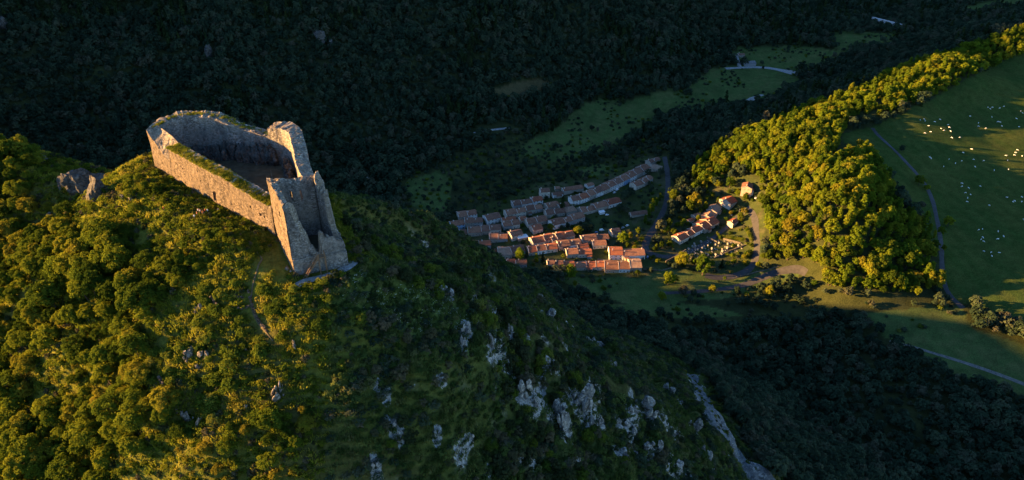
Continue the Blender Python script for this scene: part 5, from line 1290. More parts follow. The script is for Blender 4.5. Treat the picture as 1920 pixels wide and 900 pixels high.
# the long terrace climbing to the road
T0 = (1106, 376); T1 = (1219, 322); nT = 9
terr_names = ["lowest", "second lowest", "third lowest", "fourth lowest", "middle", "fourth highest", "third highest", "second highest", "highest"]
for k in range(nT):
    f0, f1 = k / nT, (k + 0.99) / nT; bow = lambda f: 2.5 * math.sin(f * math.pi)
    house((T0[0] + (T1[0] - T0[0]) * f0, T0[1] + (T1[1] - T0[1]) * f0 + bow(f0), T0[0] + (T1[0] - T0[0]) * f1, T0[1] + (T1[1] - T0[1]) * f1 + bow(f1)),
          5.8 + vr.uniform(-.35, .45), 13.0, "bdbbdbbdb"[k], "swcwwbwsw"[k], "%s house of the long shaded terrace climbing to the road" % terr_names[k], pitch=0.45)
HOUSES = [
    # pix, h, D, roof, wall, label, options
    ((1217, 322, 1240, 321), 3.6, 11, 'p', 'c', "hip roofed house standing by the road at the upper terrace end", dict(hip=True)),
    ((1219, 312, 1238, 303), 4.2, 9, 'd', 's', "dark roofed house at the very top of the shaded terrace", {}),
    ((1192, 357, 1207, 350), 4.6, 11, 'b', 'c', "nearer of the two cottages below the upper terrace", {}),
    ((1208, 350, 1224, 340), 4.6, 11, 'b', 'c', "farther of the two cottages below the upper terrace", {}),
    ((1073, 386, 1090, 382), 5.6, 12, 'd', 'w', "white walled house where the terrace meets the village", {}),
    ((1090.3, 382, 1105, 377), 5.6, 12, 'r', 'w', "red roofed white house just below the long terrace", {}),
    ((1057, 366, 1094, 358), 4.4, 9, 'b', 's', "long low barn behind the white houses at the upper village edge", dict(wins=False)),
    ((1014, 373, 1031, 371), 8.2, 10, 'd', 'c', "tall narrow house rising over the upper village edge", {}),
    ((1041, 359, 1050, 358), 3.2, 6, 'b', 's', "tiny shed in the scrub behind the upper village", dict(wins=False, chim=0)),
    ((1102, 354, 1114, 351), 3.2, 7, 'b', 'w', "small white gabled shed behind the terrace", dict(wins=False, chim=0)),
    ((1037, 372, 1056, 368), 3.4, 7, 'd', 'w', "low annexe with a white end wall beside the tall narrow house", dict(chim=0)),
    ((999, 386, 1018, 383), 5.4, 11, 'r', 'w', "bright red roofed house in front of the tall narrow house", {}),
    ((963, 393, 998, 387), 5.0, 12, 'd', 'g', "dark roofed house with grey walls at the upper village edge", dict(chim=2)),
    ((1027, 397, 1049, 392), 5.0, 11, 'b', 's', "round gabled stone house beside the dark conifer", {}),
    ((1050, 397, 1068, 392), 4.6, 10, 'd', 's', "dark stone house just behind the tan roofed house", {}),
    ((950, 412, 987, 404), 5.6, 12, 'b', 'c', "cream house with a long ridge in the upper shaded row", dict(chim=2)),
    ((988, 403, 1018, 397), 5.2, 12, 'd', 's', "stone house next to the cream house of the upper shaded row", {}),
    ((1025, 410, 1060, 404), 4.6, 12, 'd', 's', "mossy roofed house in the middle of the shaded village", dict(chim=2)),
    ((1062, 405, 1082, 401), 4.8, 11, 'p', 's', "house with the pale tan hipped roof in mid village", dict(hip=True, chim=0)),
    ((1038, 431, 1097, 415), 5.2, 13, 'b', 'w', "very long house with a white gable in mid village", dict(chim=2)),
    ((1092, 405, 1117, 398), 4.2, 12, 'b', 's', "lowest house of the short row below the terrace", {}),
    ((1117.3, 398, 1141, 391), 4.4, 12, 'b', 's', "middle house of the short row below the terrace", {}),
    ((1141.3, 391, 1165, 384), 4.4, 12, 'r', 'w', "white ended house of the short row below the terrace", {}),
    ((990, 428, 1027, 419), 5.0, 12, 'b', 'c', "cream gabled house behind the orange roofed house in mid village", dict(chim=2)),
    ((1000, 440, 1018, 435), 4.8, 11, 'r', 'p', "small house with a warm orange roof in the shaded mid village", {}),
    ((976, 420, 988, 417), 4.0, 8, 'r', 'c', "little red roofed house squeezed between the shaded rows", {}),
    ((861, 415, 895, 409), 5.0, 13, 'b', 's', "farthest house on the hill side of the shaded village", {}),
    ((847, 433, 872, 428), 5.4, 11, 'b', 'b', "house with a blue wall at the hill side of the village", {}),
    ((872.5, 427, 906, 424), 5.8, 12, 'd', 's', "windowed stone house next to the blue walled house", dict(nwin=6)),
    ((914, 423, 940, 415), 5.6, 13, 'd', 'w', "house with a white and blue front in the upper shaded row", {}),
    ((838, 442, 858, 441), 4.2, 11, 'b', 's', "house half hidden by the hill below the blue walled house", {}),
    ((860, 446, 876, 444), 4.0, 10, 'd', 's', "low stone house below the blue walled house", {}),
    ((878, 444, 903, 442), 4.6, 13, 'b', 's', "house with a white edged gable in the middle shaded row", {}),
    ((903.5, 441, 940, 436), 4.4, 13, 'd', 's', "broad dark roofed house in the middle shaded row", dict(chim=2)),
    ((944, 432, 975, 427), 4.6, 12, 'b', 'g', "round gabled grey house in the middle shaded row", {}),
    ((942, 421, 968, 417), 3.8, 8, 'r', 's', "low reddish house behind the round gabled grey house", {}),
    ((960, 453, 981, 446), 5.4, 12, 'b', 'c', "house with a big cream gable in the lower shaded row", {}),
    ((918, 456, 952, 453), 4.6, 13, 'b', 's', "wide house with several chimneys in the lower shaded row", dict(chim=2)),
    ((972, 453, 990, 448), 3.0, 6, 'w', 'g', "open shed with a white sheet metal roof", dict(wins=False, chim=0, pitch=0.15)),
    ((858, 470, 879, 468), 6.0, 9, 'b', 'b', "pale blue house at the hill side corner of the village", {}),
    ((880, 470, 921, 466), 4.2, 12, 'r', 'c', "sunlit ridged house next to the pale blue corner house", {}),
    ((886, 480, 912, 478), 3.8, 10, 'r', 'c', "sunlit low house directly above the dark hill slope", {}),
    ((915, 486, 934, 486), 3.8, 14, 'r', 'c', "orange roofed house with a sunlit front above the hill slope", {}),
    ((934.5, 486, 960, 484), 4.0, 16, 'p', 'c', "house with the brightest tan roof at the lower village edge", {}),
    ((960.5, 482, 985, 476), 4.2, 13, 'd', 's', "shaded house behind the golden round tree", {}),
    ((1000, 465, 1040, 454), 4.8, 13, 'r', 'c', "long house with a sunlit ridge below the white gabled house", dict(chim=2)),
    ((1046, 456, 1078, 448), 5.0, 13, 'r', 's', "tall gabled house with a glowing roof edge in the sunlit row", {}),
    ((1036, 459, 1050, 456), 4.2, 9, 'b', 'c', "small house with a sunlit gable in front of the glowing roof", {}),
    ((992, 480, 1046, 472), 4.2, 12, 'r', 's', "long sunlit ridged house behind the pointed tree", dict(chim=2)),
    ((1048, 470, 1090, 465), 4.8, 12, 'd', 'p', "pink gabled house in the sunlit lower row", dict(chim=2)),
    ((1092, 459, 1142, 453), 4.6, 12, 'd', 's', "long dark roofed house with a lit ridge near the car park", dict(chim=2)),
    ((1148, 445, 1164, 441), 4.6, 9, 'b', 'c', "lone small house with a sunlit gable beside the gardens", {}),
    ((1112, 467, 1137, 465), 4.2, 10, 'b', 'c', "house with a hooked gable behind the white gabled big house", {}),
    ((1084, 471, 1104, 469), 3.6, 9, 'r', 'c', "house with the most vivid orange roof in the lower village", {}),
    ((1063, 484, 1110, 483), 4.8, 11, 'b', 's', "house with dark upright openings in the lowest sunlit row", dict(nwin=7)),
    ((1142, 488, 1167, 487), 6.0, 16, 'r', 'w', "big house with a tall white gable by the road bend", {}),
    ((1167.5, 488, 1209, 486), 5.0, 13, 'b', 'w', "white fronted house with a garage on the road bend", dict(garage=True, nwin=4, chim=2)),
    ((1058, 507, 1100, 507), 3.8, 12, 'r', 's', "hill side half of the long front row of the village", {}),
    ((1100.5, 507, 1133, 507), 3.8, 12, 'r', 'c', "middle house of the long front row of the village", {}),
    ((1133.5, 512, 1181, 511), 4.4, 16, 'd', 's', "large dark roofed house in the front row below the road bend", {}),
    ((1181.5, 510, 1203, 509), 4.8, 17, 'p', 's', "end house of the front row with a sunlit ridge by the road", {}),
    ((1027, 504, 1040, 503), 5.0, 8, 'd', 'c', "narrow house with a lit gable at the hill end of the front row", {}),
    ((1040.5, 504, 1056, 503), 4.6, 8, 'd', 's', "dark twin house next to the narrow front row house", {}),
    ((951, 503, 988, 501), 3.6, 11, 'r', 'c', "detached sunlit house on the dark slope in front of the village", {}),
    ((1183, 409, 1214, 403), 2.8, 7, 'd', 's', "long low shed on the grass between village and road", dict(wins=False, chim=0)),
    ((1125, 403, 1134, 401), 2.8, 4, 'w', 'w', "small white flat roofed hut on the grass below the terrace", dict(wins=False, chim=0, pitch=0.1)),
    # hamlet across the road
    ((1275, 459, 1319, 435), 4.6, 12, 'r', 'c', "long lowest house of the sunlit hamlet with a bright gable", dict(chim=2)),
    ((1321, 438, 1348, 422), 4.4, 17, 'r', 's', "deep roofed middle house of the sunlit hamlet", {}),
    ((1335, 420, 1352, 392), 4.6, 13, 'p', 's', "steep dark sided house in the upper part of the hamlet row", {}),
    ((1368, 394, 1382, 380), 4.8, 15, 'r', 'c', "bright red roofed house at the top of the hamlet row", {}),
    ((1407, 370, 1412, 347), 5.4, 11, 'b', 'p', "tall stone cottage standing alone at the edge of the wood", {}),
    ((1373, 428, 1384, 418), 4.0, 7, 'r', 'c', "small cottage with a sunlit gable below the hamlet lane", {}),
    ((1303, 412, 1316, 405), 2.6, 6, 'p', 's', "garden shed with a tan roof behind the hamlet row", dict(wins=False, chim=0)),
    ((1293, 420, 1302, 415), 2.4, 5, 'r', 's', "tiny shed in the gardens behind the hamlet row", dict(wins=False, chim=0)),
    # far farm
    ((1349, 104, 1371, 107), 5.5, 11, 'b', 'c', "far pale farmhouse among trees by the valley road", {}),
    ((1395, 124, 1417, 124), 4.5, 13, 's', 'g', "far grey barn beside the valley road", dict(wins=False, chim=0)),
    ((1384, 107, 1396, 108), 4.0, 9, 'd', 's', "far dark roofed house above the farm track", {}),
]
for h_ in HOUSES:
    q0, hh_, dd_, rf_, wl_, lb_, op_ = h_
    La = at(q0[0], q0[1], V_); Lb = at(q0[2], q0[3], V_); Lh = np.hypot(*(Lb - La)[:2])
    if Lh > 17 and op_.get('wins', True) and not op_.get('hip') and not op_.get('garage'):
        # long rows are separate dwellings under stepped roofs
        nU = 3 if Lh > 30 else 2; cuts = [0] + sorted(vr.uniform(k / nU - .07, k / nU + .07) for k in range(1, nU)) + [1]
        for k in range(nU):
            f0, f1 = cuts[k], cuts[k + 1] - 0.006
            qq = (q0[0] + (q0[2] - q0[0]) * f0, q0[1] + (q0[3] - q0[1]) * f0, q0[0] + (q0[2] - q0[0]) * f1, q0[1] + (q0[3] - q0[1]) * f1)
            o2 = {kk: vv for kk, vv in op_.items() if kk not in ('nwin', 'chim')}
            rr2 = rf_ if k == 0 else str(vr.choice(list({'b': 'bdbr', 'd': 'dbd', 'r': 'rbr', 'p': 'pb', 's': 's', 'w': 'w'}[rf_])))
            house(qq, hh_ + (0 if k == 0 else vr.uniform(-.7, .6)), dd_ * (1 if k == 0 else vr.uniform(.8, .98)), rr2, wl_ if k == 0 else str(vr.choice(list('scsgw'))),
                  lb_ + (", hill end", ", road end")[k] if nU == 2 else lb_ + (", hill end", ", middle", ", road end")[k], chim=1, **o2)
    else: house(q0, hh_, dd_, rf_, wl_, lb_, **op_)

# garden and verge trees, each where the photograph shows it: pixel of the foot, kind, size, label
VT = [
    (1066, 524, MIDT, 0.85, "big golden round tree in front of the village front row"), (1078, 536, MIDG, 0.4, "small golden tree just below the big round one"), (976, 490, MIDT, 0.75, "golden round tree between the shaded house and the slope"),
    (1006, 492, POPLAR, 0.6, "pointed yellow green tree beside the golden round tree"), (1018, 492, CONE, 0.55, "dark conifer between the pointed tree and the front row"), (1054, 396, CONE, 0.75, "dark conifer standing in the middle of the upper village"),
    (1083, 440, MIDG, 0.62, "bushy tree catching light at the car park edge"), (1096, 437, DARKT, 0.65, "dark tree in the clump by the parked van"), (1108, 434, DARKT, 0.62, "dark rounded tree at the end of the car park clump"),
    (1167, 458, MIDT, 0.68, "yellow tree beside the lone sunlit gable house"), (1182, 448, MIDG, 0.5, "small garden tree above the road bend"), (1196, 440, MIDG, 0.55, "garden tree nearest the road in the sunlit gardens"), (1192, 462, MIDG, 0.4, "low fruit tree on the lawn by the road bend"),
    (1204, 452, MIDT, 0.35, "little yellow bush tree on the lawn corner"), (1176, 464, MIDG, 0.4, "low round tree at the foot of the gardens"),
    (1209, 418, POPLAR, 0.55, "lowest yellow poplar of the row beside the road"), (1216, 408, POPLAR, 0.62, "second yellow poplar up the roadside row"), (1223, 397, POPLAR, 0.62, "middle yellow poplar of the roadside row"), (1230, 387, POPLAR, 0.6, "fourth yellow poplar up the roadside row"), (1236, 377, POPLAR, 0.55, "topmost yellow poplar of the roadside row"),
    (1172, 376, DARKT, 0.85, "dark tree in front of the long terrace"), (1182, 368, DARKT, 0.7, "dark tree nestled against the middle terrace houses"), (1160, 398, DARKT, 0.75, "dark tree at the end of the short row"), (1172, 400, DARKT, 0.6, "dark tree on the grass beyond the short row"),
    (1238, 330, DARKT, 0.6, "dark tree between the upper cottages and road"), (1262, 378, MIDG, 0.75, "round tree just across the road from the meadow"), (1272, 372, DARKT, 0.8, "dark tree behind the round roadside tree"), (1302, 394, MIDG, 1.0, "large conical green tree above the hamlet gardens"), (1292, 398, MIDG, 0.8, "green tree touching the large conical one"),
    (1334, 372, MIDG, 0.55, "small round tree on the hamlet terraces"), (1346, 352, MIDT, 0.6, "sunlit tree at the top of the hamlet terraces"), (1368, 352, MIDT, 0.7, "sunlit tree behind the lone stone cottage lawn"), (1322, 345, MIDT, 0.9, "tall tree at the lower corner of the spur wood"),
    (1255, 424, MIDG, 0.55, "garden tree by the road below the hamlet"), (1246, 436, MIDT, 0.5, "yellow tree in the garden inside the road bend"), (1262, 440, MIDG, 0.5, "bushy tree in the hamlet garden"), (1234, 452, MIDG, 0.45, "low tree at the road bend garden edge"), (1240, 466, MIDG, 0.5, "rounded tree on the inner corner of the road bend"), (1254, 462, MIDG, 0.45, "rounded tree below the bright gabled house"), (1228, 470, MIDG, 0.35, "shrubby tree at the very inside of the bend"),
    (1276, 426, MIDG, 0.5, "tree in the plots left of the hamlet row"), (1312, 402, MIDG, 0.45, "small tree beside the tan roofed shed"), (1388, 410, MIDG, 0.55, "tree beside the hamlet lane end"), (1396, 400, MIDG, 0.5, "tree by the turning place above the lane"), (1384, 396, DARKT, 0.45, "dark tree behind the hamlet lane end"), (1396, 378, MIDG, 0.6, "tree under the lone stone cottage"),
    (1278, 500, MIDT, 0.8, "broad green tree under the graveyard wall"), (1317, 516, MIDT, 1.05, "tallest golden tree below the graveyard"), (1300, 498, MIDG, 0.6, "green tree tucked behind the tallest golden tree"), (1352, 504, CONE, 0.6, "dark pointed conifer beside the switchback"), (1376, 494, MIDG, 0.4, "small tree on the bank above the switchback"), (1394, 486, MIDG, 0.4, "small tree beside the road under the hedge"),
    (1252, 534, MIDT, 0.72, "golden tree on the meadow below the road bend"), (1240, 562, MIDT, 0.55, "golden tree low on the meadow by the lower lane"), (1266, 530, MIDG, 0.5, "green tree beside the meadow golden tree"), (1335, 548, MIDG, 0.5, "tree between the two lower lanes"), (1358, 526, MIDT, 0.32, "tiny golden tree on the switchback road edge"),
    (1440, 556, MIDT, 0.7, "golden crowned tree below the lower road"), (1400, 556, MIDT, 0.4, "small golden tree below the lower road"), (1425, 548, DARKT, 0.7, "dark tree between the small and large golden trees"), (1455, 548, DARKT, 0.7, "dark tree shadowing the lower road end"), (1380, 552, DARKT, 0.6, "dark tree on the verge of the lower lane"), (1280, 552, DARKT, 0.6, "dark tree in the hedge of the lower lane"), (1300, 556, DARKT, 0.55, "second dark tree in the hedge of the lower lane"),
    (1722, 348, MIDG, 0.62, "round tree beside the field track halfway up"), (1736, 356, MIDT, 0.5, "sunlit tree at the elbow of the field track"), (1776, 424, MIDT, 0.65, "golden tree at the field edge by the track"), (1762, 440, MIDT, 0.5, "golden tree on the wood side of the track"), (1768, 470, MIDG, 0.45, "small tree lower down the field track"), (1690, 285, DARKT, 0.5, "dark bush tree at the top of the field track"), (1728, 390, DARKT, 0.5, "dark hedge tree near the field track"),
    (1855, 612, DARKT, 0.7, "dark tree at the bottom corner of the field"), (1880, 605, DARKT, 0.65, "dark tree in the hedge under the field"), (1905, 622, DARKT, 0.75, "dark tree of the field hedge near the picture edge"), (1835, 598, DARKT, 0.6, "dark tree where the field track ends"),
    (1042, 282, DARKT, 0.7, "lone dark tree on the pale valley meadow"), (1110, 245, DARKT, 0.5, "dark bush tree in the middle of the valley meadow"), (1120, 247, DARKT, 0.4, "small dark tree beside the meadow bush"), (1430, 130, DARKT, 0.4, "lone small tree beside the far valley road"), (1428, 122, DARKT, 0.5, "dark tree behind the far grey barn"),
]
for k, (px_, py_, kinds, s, lab) in enumerate(VT):
    plant("garden_tree", kinds, int(vr.integers(0, len(kinds))), at(px_, py_, V_), s * (1.75 if s > .6 and kinds is not DARKT else 1.45), vr, lab, "tree", "garden and verge trees")
# trees squeezed between the houses and in the gardens
def free_of_houses(x, y, m=2.0):
    for p, d, L, D in FOOT:
        r = np.array([x, y]) - p; u = r @ d; w = -r[0] * d[1] + r[1] * d[0]
        if -m < u < L + m and -m < w < D + m: return False
    return True
k = 0
while k < 84:
    zone = VILLAGE if k < 42 else HAMLET
    xs_ = [p[0] for p in zone]; ys_ = [p[1] for p in zone]
    qx, qy = vr.uniform(min(xs_), max(xs_)), vr.uniform(min(ys_), max(ys_))
    if not inpoly(np.array([qx]), np.array([qy]), zone)[0] or inpoly(np.array([qx]), np.array([qy]), [(1262, 490), (1285, 455), (1330, 442), (1400, 452), (1398, 474), (1300, 492)])[0]: continue
    p = at(qx, qy, V_)
    if p[2] > 30 or not free_of_houses(p[0], p[1]) or near_road(np.array([p[0]]), np.array([p[1]]), 5.5)[0]: continue
    k += 1
    if zone is VILLAGE: plant("garden_tree", DARKT if vr.uniform() < .6 else MIDG, int(vr.integers(0, 4)), p, vr.uniform(.32, .75), vr, "small green tree squeezed between the village houses", "tree", "trees between the village houses")
    else: plant("garden_tree", MIDG if vr.uniform() < .7 else MIDT, int(vr.integers(0, 4)), p, vr.uniform(.3, .7), vr, "small green tree in the sunny hamlet gardens", "tree", "trees in the hamlet gardens")
# clipped hedge rows by the small cottage
for k, (q0, q1) in enumerate([((1352, 446), (1396, 452)), ((1400, 432), (1408, 452)), ((1350, 448), (1344, 440))]):
    a_, b_ = at(*q0, V_), at(*q1, V_); L = np.hypot(*(b_ - a_)[:2]); ob = empty("hedge", a_)
    for t in np.linspace(0, 1, max(3, int(L / 1.7))):
        o = link(bpy.data.objects.new("foliage", SHRUB[k % 4][0]), ob); p = a_ + (b_ - a_) * t; o.location = tuple(p - a_); o.scale = (1.0, 1.0, 1.9); o.rotation_euler = (0, 0, vr.uniform(0, 6))
    tag(ob, ["long clipped hedge above the graveyard", "short hedge beside the switchback road", "hedge end nearest the small cottage"][k], "hedge")

# graveyard: tombs, walls
TOMB = [MB().box(-.5, .5, -1.05, 1.05, -.3, .35).box(-.42, .42, -.95, .95, .35, .45).box(-.45, .45, .85, 1.05, .45, 1.25).mesh("tomb", [M_tomb]),
        MB().box(-.9, .9, -1.1, 1.1, -.3, .3).box(-.8, .8, -1.0, 1.0, .3, .42).box(-.12, .12, .85, 1.0, .42, 1.7).box(-.4, .4, .85, 1.0, 1.15, 1.4).mesh("tomb", [M_tomb]),
        MB().box(-1.0, 1.0, -1.2, 1.2, -.3, 2.1).add([(-1.1, -1.3, 2.1), (1.1, -1.3, 2.1), (1.1, 1.3, 2.1), (-1.1, 1.3, 2.1), (0, -1.3, 2.8), (0, 1.3, 2.8)], [(0, 1, 4), (2, 3, 5), (0, 4, 5, 3), (1, 2, 5, 4), (0, 3, 2, 1)]).mesh("tomb", [M_tomb])]
gp_ = [(1268, 480), (1290, 462), (1330, 448), (1360, 452), (1398, 458), (1392, 470), (1340, 484), (1300, 486)]
cnt = 0
for gy_ in np.arange(449, 487, 3.3):
    for gx_ in np.arange(1266, 1402, 6.2):
        qx, qy = gx_ + vr.uniform(-1.6, 1.6), gy_ + vr.uniform(-1, 1)
        if not inpoly(np.array([qx]), np.array([qy]), gp_)[0] or vr.uniform() < .38: continue
        o = bpy.data.objects.new("tomb", TOMB[int(vr.choice([0, 0, 1, 1, 2]))]); link(o); o.location = tuple(at(qx, qy, V_)); o.rotation_euler = (0, 0, 0.5 + vr.normal() * .12 + (math.pi / 2 if vr.uniform() < .25 else 0)); o.scale = (vr.uniform(.6, .95),) * 3
        tag(o, "pale stone tomb in the crowded hillside graveyard", "tomb", "tombs of the graveyard"); cnt += 1
def block_wall(pix, h, th, mat, label, name="stone_wall"):
    P = [at(*q0, V_) for q0 in pix]; m = MB()
    for a_, b_ in zip(P[:-1], P[1:]):
        d = (b_ - a_)[:2]; L = np.hypot(*d); n = np.array([-d[1], d[0]]) / L * th / 2
        vs = []
        for p in (a_, b_):
            for sg, zz in ((-1, -1.5), (1, -1.5), (1, h), (-1, h)): vs.append((p[0] + sg * n[0] - P[0][0], p[1] + sg * n[1] - P[0][1], p[2] - P[0][2] + zz))
        m.add(vs, [(0, 3, 2, 1), (4, 5, 6, 7), (0, 1, 5, 4), (1, 2, 6, 5), (2, 3, 7, 6), (3, 0, 4, 7)])
    o = m.obj(name, [mat]); o.location = tuple(P[0]); tag(o, label, "wall"); return o
block_wall([(1248, 492), (1268, 482), (1286, 470)], 2.0, 0.6, M_fieldwall, "retaining wall of the graveyard by the road bend")
block_wall([(1325, 446), (1344, 455)], 1.8, 0.6, M_fieldwall, "short sunlit wall at the upper graveyard corner")
block_wall([(1356, 449), (1388, 457)], 1.8, 0.6, M_fieldwall, "long sunlit wall along the upper graveyard edge")
block_wall([(1340, 484), (1372, 470), (1398, 460)], 1.4, 0.6, M_fieldwall, "lower graveyard wall facing the switchback")
block_wall([(1206, 506), (1240, 508), (1262, 502)], 1.0, 0.5, M_fieldwall, "low garden wall below the road bend")
block_wall([(1380, 520), (1420, 510), (1460, 500)], 0.8, 0.5, M_fieldwall, "low roadside wall between the two switchback lanes")
# ================================================================== CARS, PEOPLE, ANIMALS, FAR THINGS
def paint(name, col):
    m, nt, b = new_mat(name); b.inputs["Base Color"].default_value = (*col, 1); b.inputs["Roughness"].default_value = 0.35; b.inputs["Specular IOR Level"].default_value = 0.4; return m
CARP = {'w': paint("white_car_paint", (0.7, 0.7, 0.7)), 'b': paint("blue_car_paint", (0.10, 0.16, 0.30)), 'g': paint("grey_car_paint", (0.25, 0.26, 0.28)), 'r': paint("red_car_paint", (0.4, 0.05, 0.04))}
M_tyre = plain_mat("tyre_rubber", (0.02, 0.02, 0.02), 0.8)
WH = MB()
for a, r0 in ((0, .31),):
    n = 12; vs = [(r0 * math.cos(2 * math.pi * i / n), -.1, r0 * math.sin(2 * math.pi * i / n)) for i in range(n)] + [(r0 * math.cos(2 * math.pi * i / n), .1, r0 * math.sin(2 * math.pi * i / n)) for i in range(n)]
    WH.add(vs, [tuple(range(n)), tuple(range(2 * n - 1, n - 1, -1))] + [(i, i + n, (i + 1) % n + n, (i + 1) % n) for i in range(n)])
WHEEL = WH.mesh("wheel", [M_tyre])
def car(px_, py_, rz, col, van, label):
    p = at(px_, py_, V_); o = empty("parked_van" if van else "parked_car", p + np.array([0, 0, .25]), rz)
    if van: prof = [(-2.4, .35), (2.4, .35), (2.45, 1.0), (2.0, 1.25), (1.3, 2.05), (-2.35, 2.1), (-2.45, 1.0)]; w = .95
    else: prof = [(-2.0, .3), (2.0, .3), (2.05, .75), (1.1, .95), (.45, 1.42), (-1.1, 1.45), (-1.75, .98), (-2.05, .85)]; w = .86
    MB().prism(prof, -w, w).obj("body", CARP[col], o)
    if van:
        MB().add([(2.02, -.8, 1.3), (2.02, .8, 1.3), (1.36, .75, 2.0), (1.36, -.75, 2.0)], [(0, 1, 2, 3)]).obj("windscreen", M_glass, o).location = (.03, 0, .02)
        for sy in (-1, 1): MB().box(.4, 1.4, -.01, .01, 1.3, 1.85).obj("side_window", M_glass, o).location = (0, sy * (w + .005), 0)
    else:
        MB().add([(1.08, -.72, .98), (1.08, .72, .98), (.48, .66, 1.4), (.48, -.66, 1.4)], [(0, 1, 2, 3)]).obj("windscreen", M_glass, o).location = (.03, 0, .02)
        MB().add([(-1.72, -.7, 1.02), (-1.72, .7, 1.02), (-1.12, .66, 1.42), (-1.12, -.66, 1.42)], [(0, 1, 2, 3)]).obj("rear_window", M_glass, o).location = (-.03, 0, .02)
        for sy in (-1, 1): MB().prism([(-1.4, 1.0), (.9, 1.0), (.4, 1.35), (-1.05, 1.37)], -.01, .01).obj("side_window", M_glass, o).location = (0, sy * (w + .005), 0)
    for sx in (-1.35, 1.35):
        for sy in (-1, 1): q0 = link(bpy.data.objects.new("wheel", WHEEL), o); q0.location = (sx, sy * w * .95, .31)
    tag(o, label, "van" if van else "car"); return o
car(1128, 433, 0.35, 'w', True, "white van parked beside the dark tree clump")
car(1118, 437, 0.35, 'b', False, "blue car parked next to the white van")
car(1157, 357, 0.75, 'w', True, "white van parked in front of the long terrace")
car(1152, 362, 0.75, 'w', False, "white car behind the van at the long terrace")
car(1168, 428, 0.8, 'g', False, "grey car parked above the sunlit gardens")
car(1176, 424, 0.8, 'w', False, "white car parked above the sunlit gardens near the road")
car(1214, 483, 1.3, 'b', False, "dark blue car parked by the white fronted garage house")
car(1138, 404, 0.3, 'w', False, "white car on the grass beside the flat roofed hut")
car(1417, 372, 0.9, 'w', False, "white car at the turning place under the wood")
car(1370, 404, 2.0, 'g', False, "grey car on the hamlet lane by the top house")

def skinned(name, joints, bones, sub=1):
    """one continuous body grown over a skeleton: joints name -> (pos, radius)"""
    me = bpy.data.meshes.new(name); keys = list(joints); me.from_pydata([joints[k][0] for k in keys], [(keys.index(a), keys.index(b_)) for a, b_ in bones], [])
    o = bpy.data.objects.new(name, me); COL.objects.link(o)
    md = o.modifiers.new("skin", 'SKIN'); me.skin_vertices[0].data[0].use_root = True
    for i, k in enumerate(keys):
        r = joints[k][1]; me.skin_vertices[0].data[i].radius = (r, r) if not isinstance(r, tuple) else r
    s = o.modifiers.new("sub", 'SUBSURF'); s.levels = sub; s.render_levels = sub
    dg = bpy.context.evaluated_depsgraph_get(); out = bpy.data.meshes.new_from_object(o.evaluated_get(dg)); out.name = name
    bpy.data.objects.remove(o); return out
M_skin = plain_mat("skin", (0.42, 0.26, 0.18), 0.6, 0.08, 4)
M_hair = plain_mat("hair", (0.05, 0.035, 0.025), 0.8, 0.2, 6)
SHIRTS = {n: plain_mat(n + "_shirt", c, 0.85, 0.15, 3) for n, c in dict(red=(0.50, 0.05, 0.035), white=(0.7, 0.68, 0.64), orange=(0.55, 0.14, 0.03), blue=(0.06, 0.12, 0.30), pale=(0.45, 0.50, 0.55)).items()}
M_trou = plain_mat("dark_trousers", (0.04, 0.045, 0.06), 0.9, 0.2, 3)
def person_mesh(walk, arm):
    w = walk
    J = dict(pelvis=((0, 0, .95), (.17, .12)), belly=((0, 0, 1.12), (.15, .11)), chest=((0, 0, 1.34), (.19, .12)), neck=((0, 0, 1.50), .06), head=((0, .02, 1.62), (.085, .10)), crown=((0, .02, 1.73), (.07, .08)))
    B_ = [("pelvis", "belly"), ("belly", "chest"), ("chest", "neck"), ("neck", "head"), ("head", "crown")]
    for s, n in ((-1, "l"), (1, "r")):
        J["hip" + n] = ((.10 * s, 0, .88), .09); J["knee" + n] = ((.11 * s, .06 + w * .14 * s, .50), .065); J["ankle" + n] = ((.11 * s, w * .22 * s, .09), .045); J["toe" + n] = ((.12 * s, .17 + w * .22 * s, .04), .035)
        J["sh" + n] = ((.20 * s, 0, 1.42), .065); J["elb" + n] = ((.27 * s, .02 + arm * .08, 1.15), .045); J["wri" + n] = ((.25 * s, .10 + arm * .18, .93 + arm * .18), .033); J["han" + n] = ((.24 * s, .14 + arm * .2, .84 + arm * .2), .03)
        for q0 in range(3): J["f%d%s" % (q0, n)] = (((.225 + .018 * q0) * s, .16 + arm * .22, .77 + arm * .2 + .008 * q0), .010); B_.append(("han" + n, "f%d%s" % (q0, n)))
        B_ += [("pelvis", "hip" + n), ("hip" + n, "knee" + n), ("knee" + n, "ankle" + n), ("ankle" + n, "toe" + n), ("chest", "sh" + n), ("sh" + n, "elb" + n), ("elb" + n, "wri" + n), ("wri" + n, "han" + n)]
    return skinned("person", J, B_)
PM = [person_mesh(0.0, 0.2), person_mesh(0.9, 0.5), person_mesh(0.3, 1.0)]
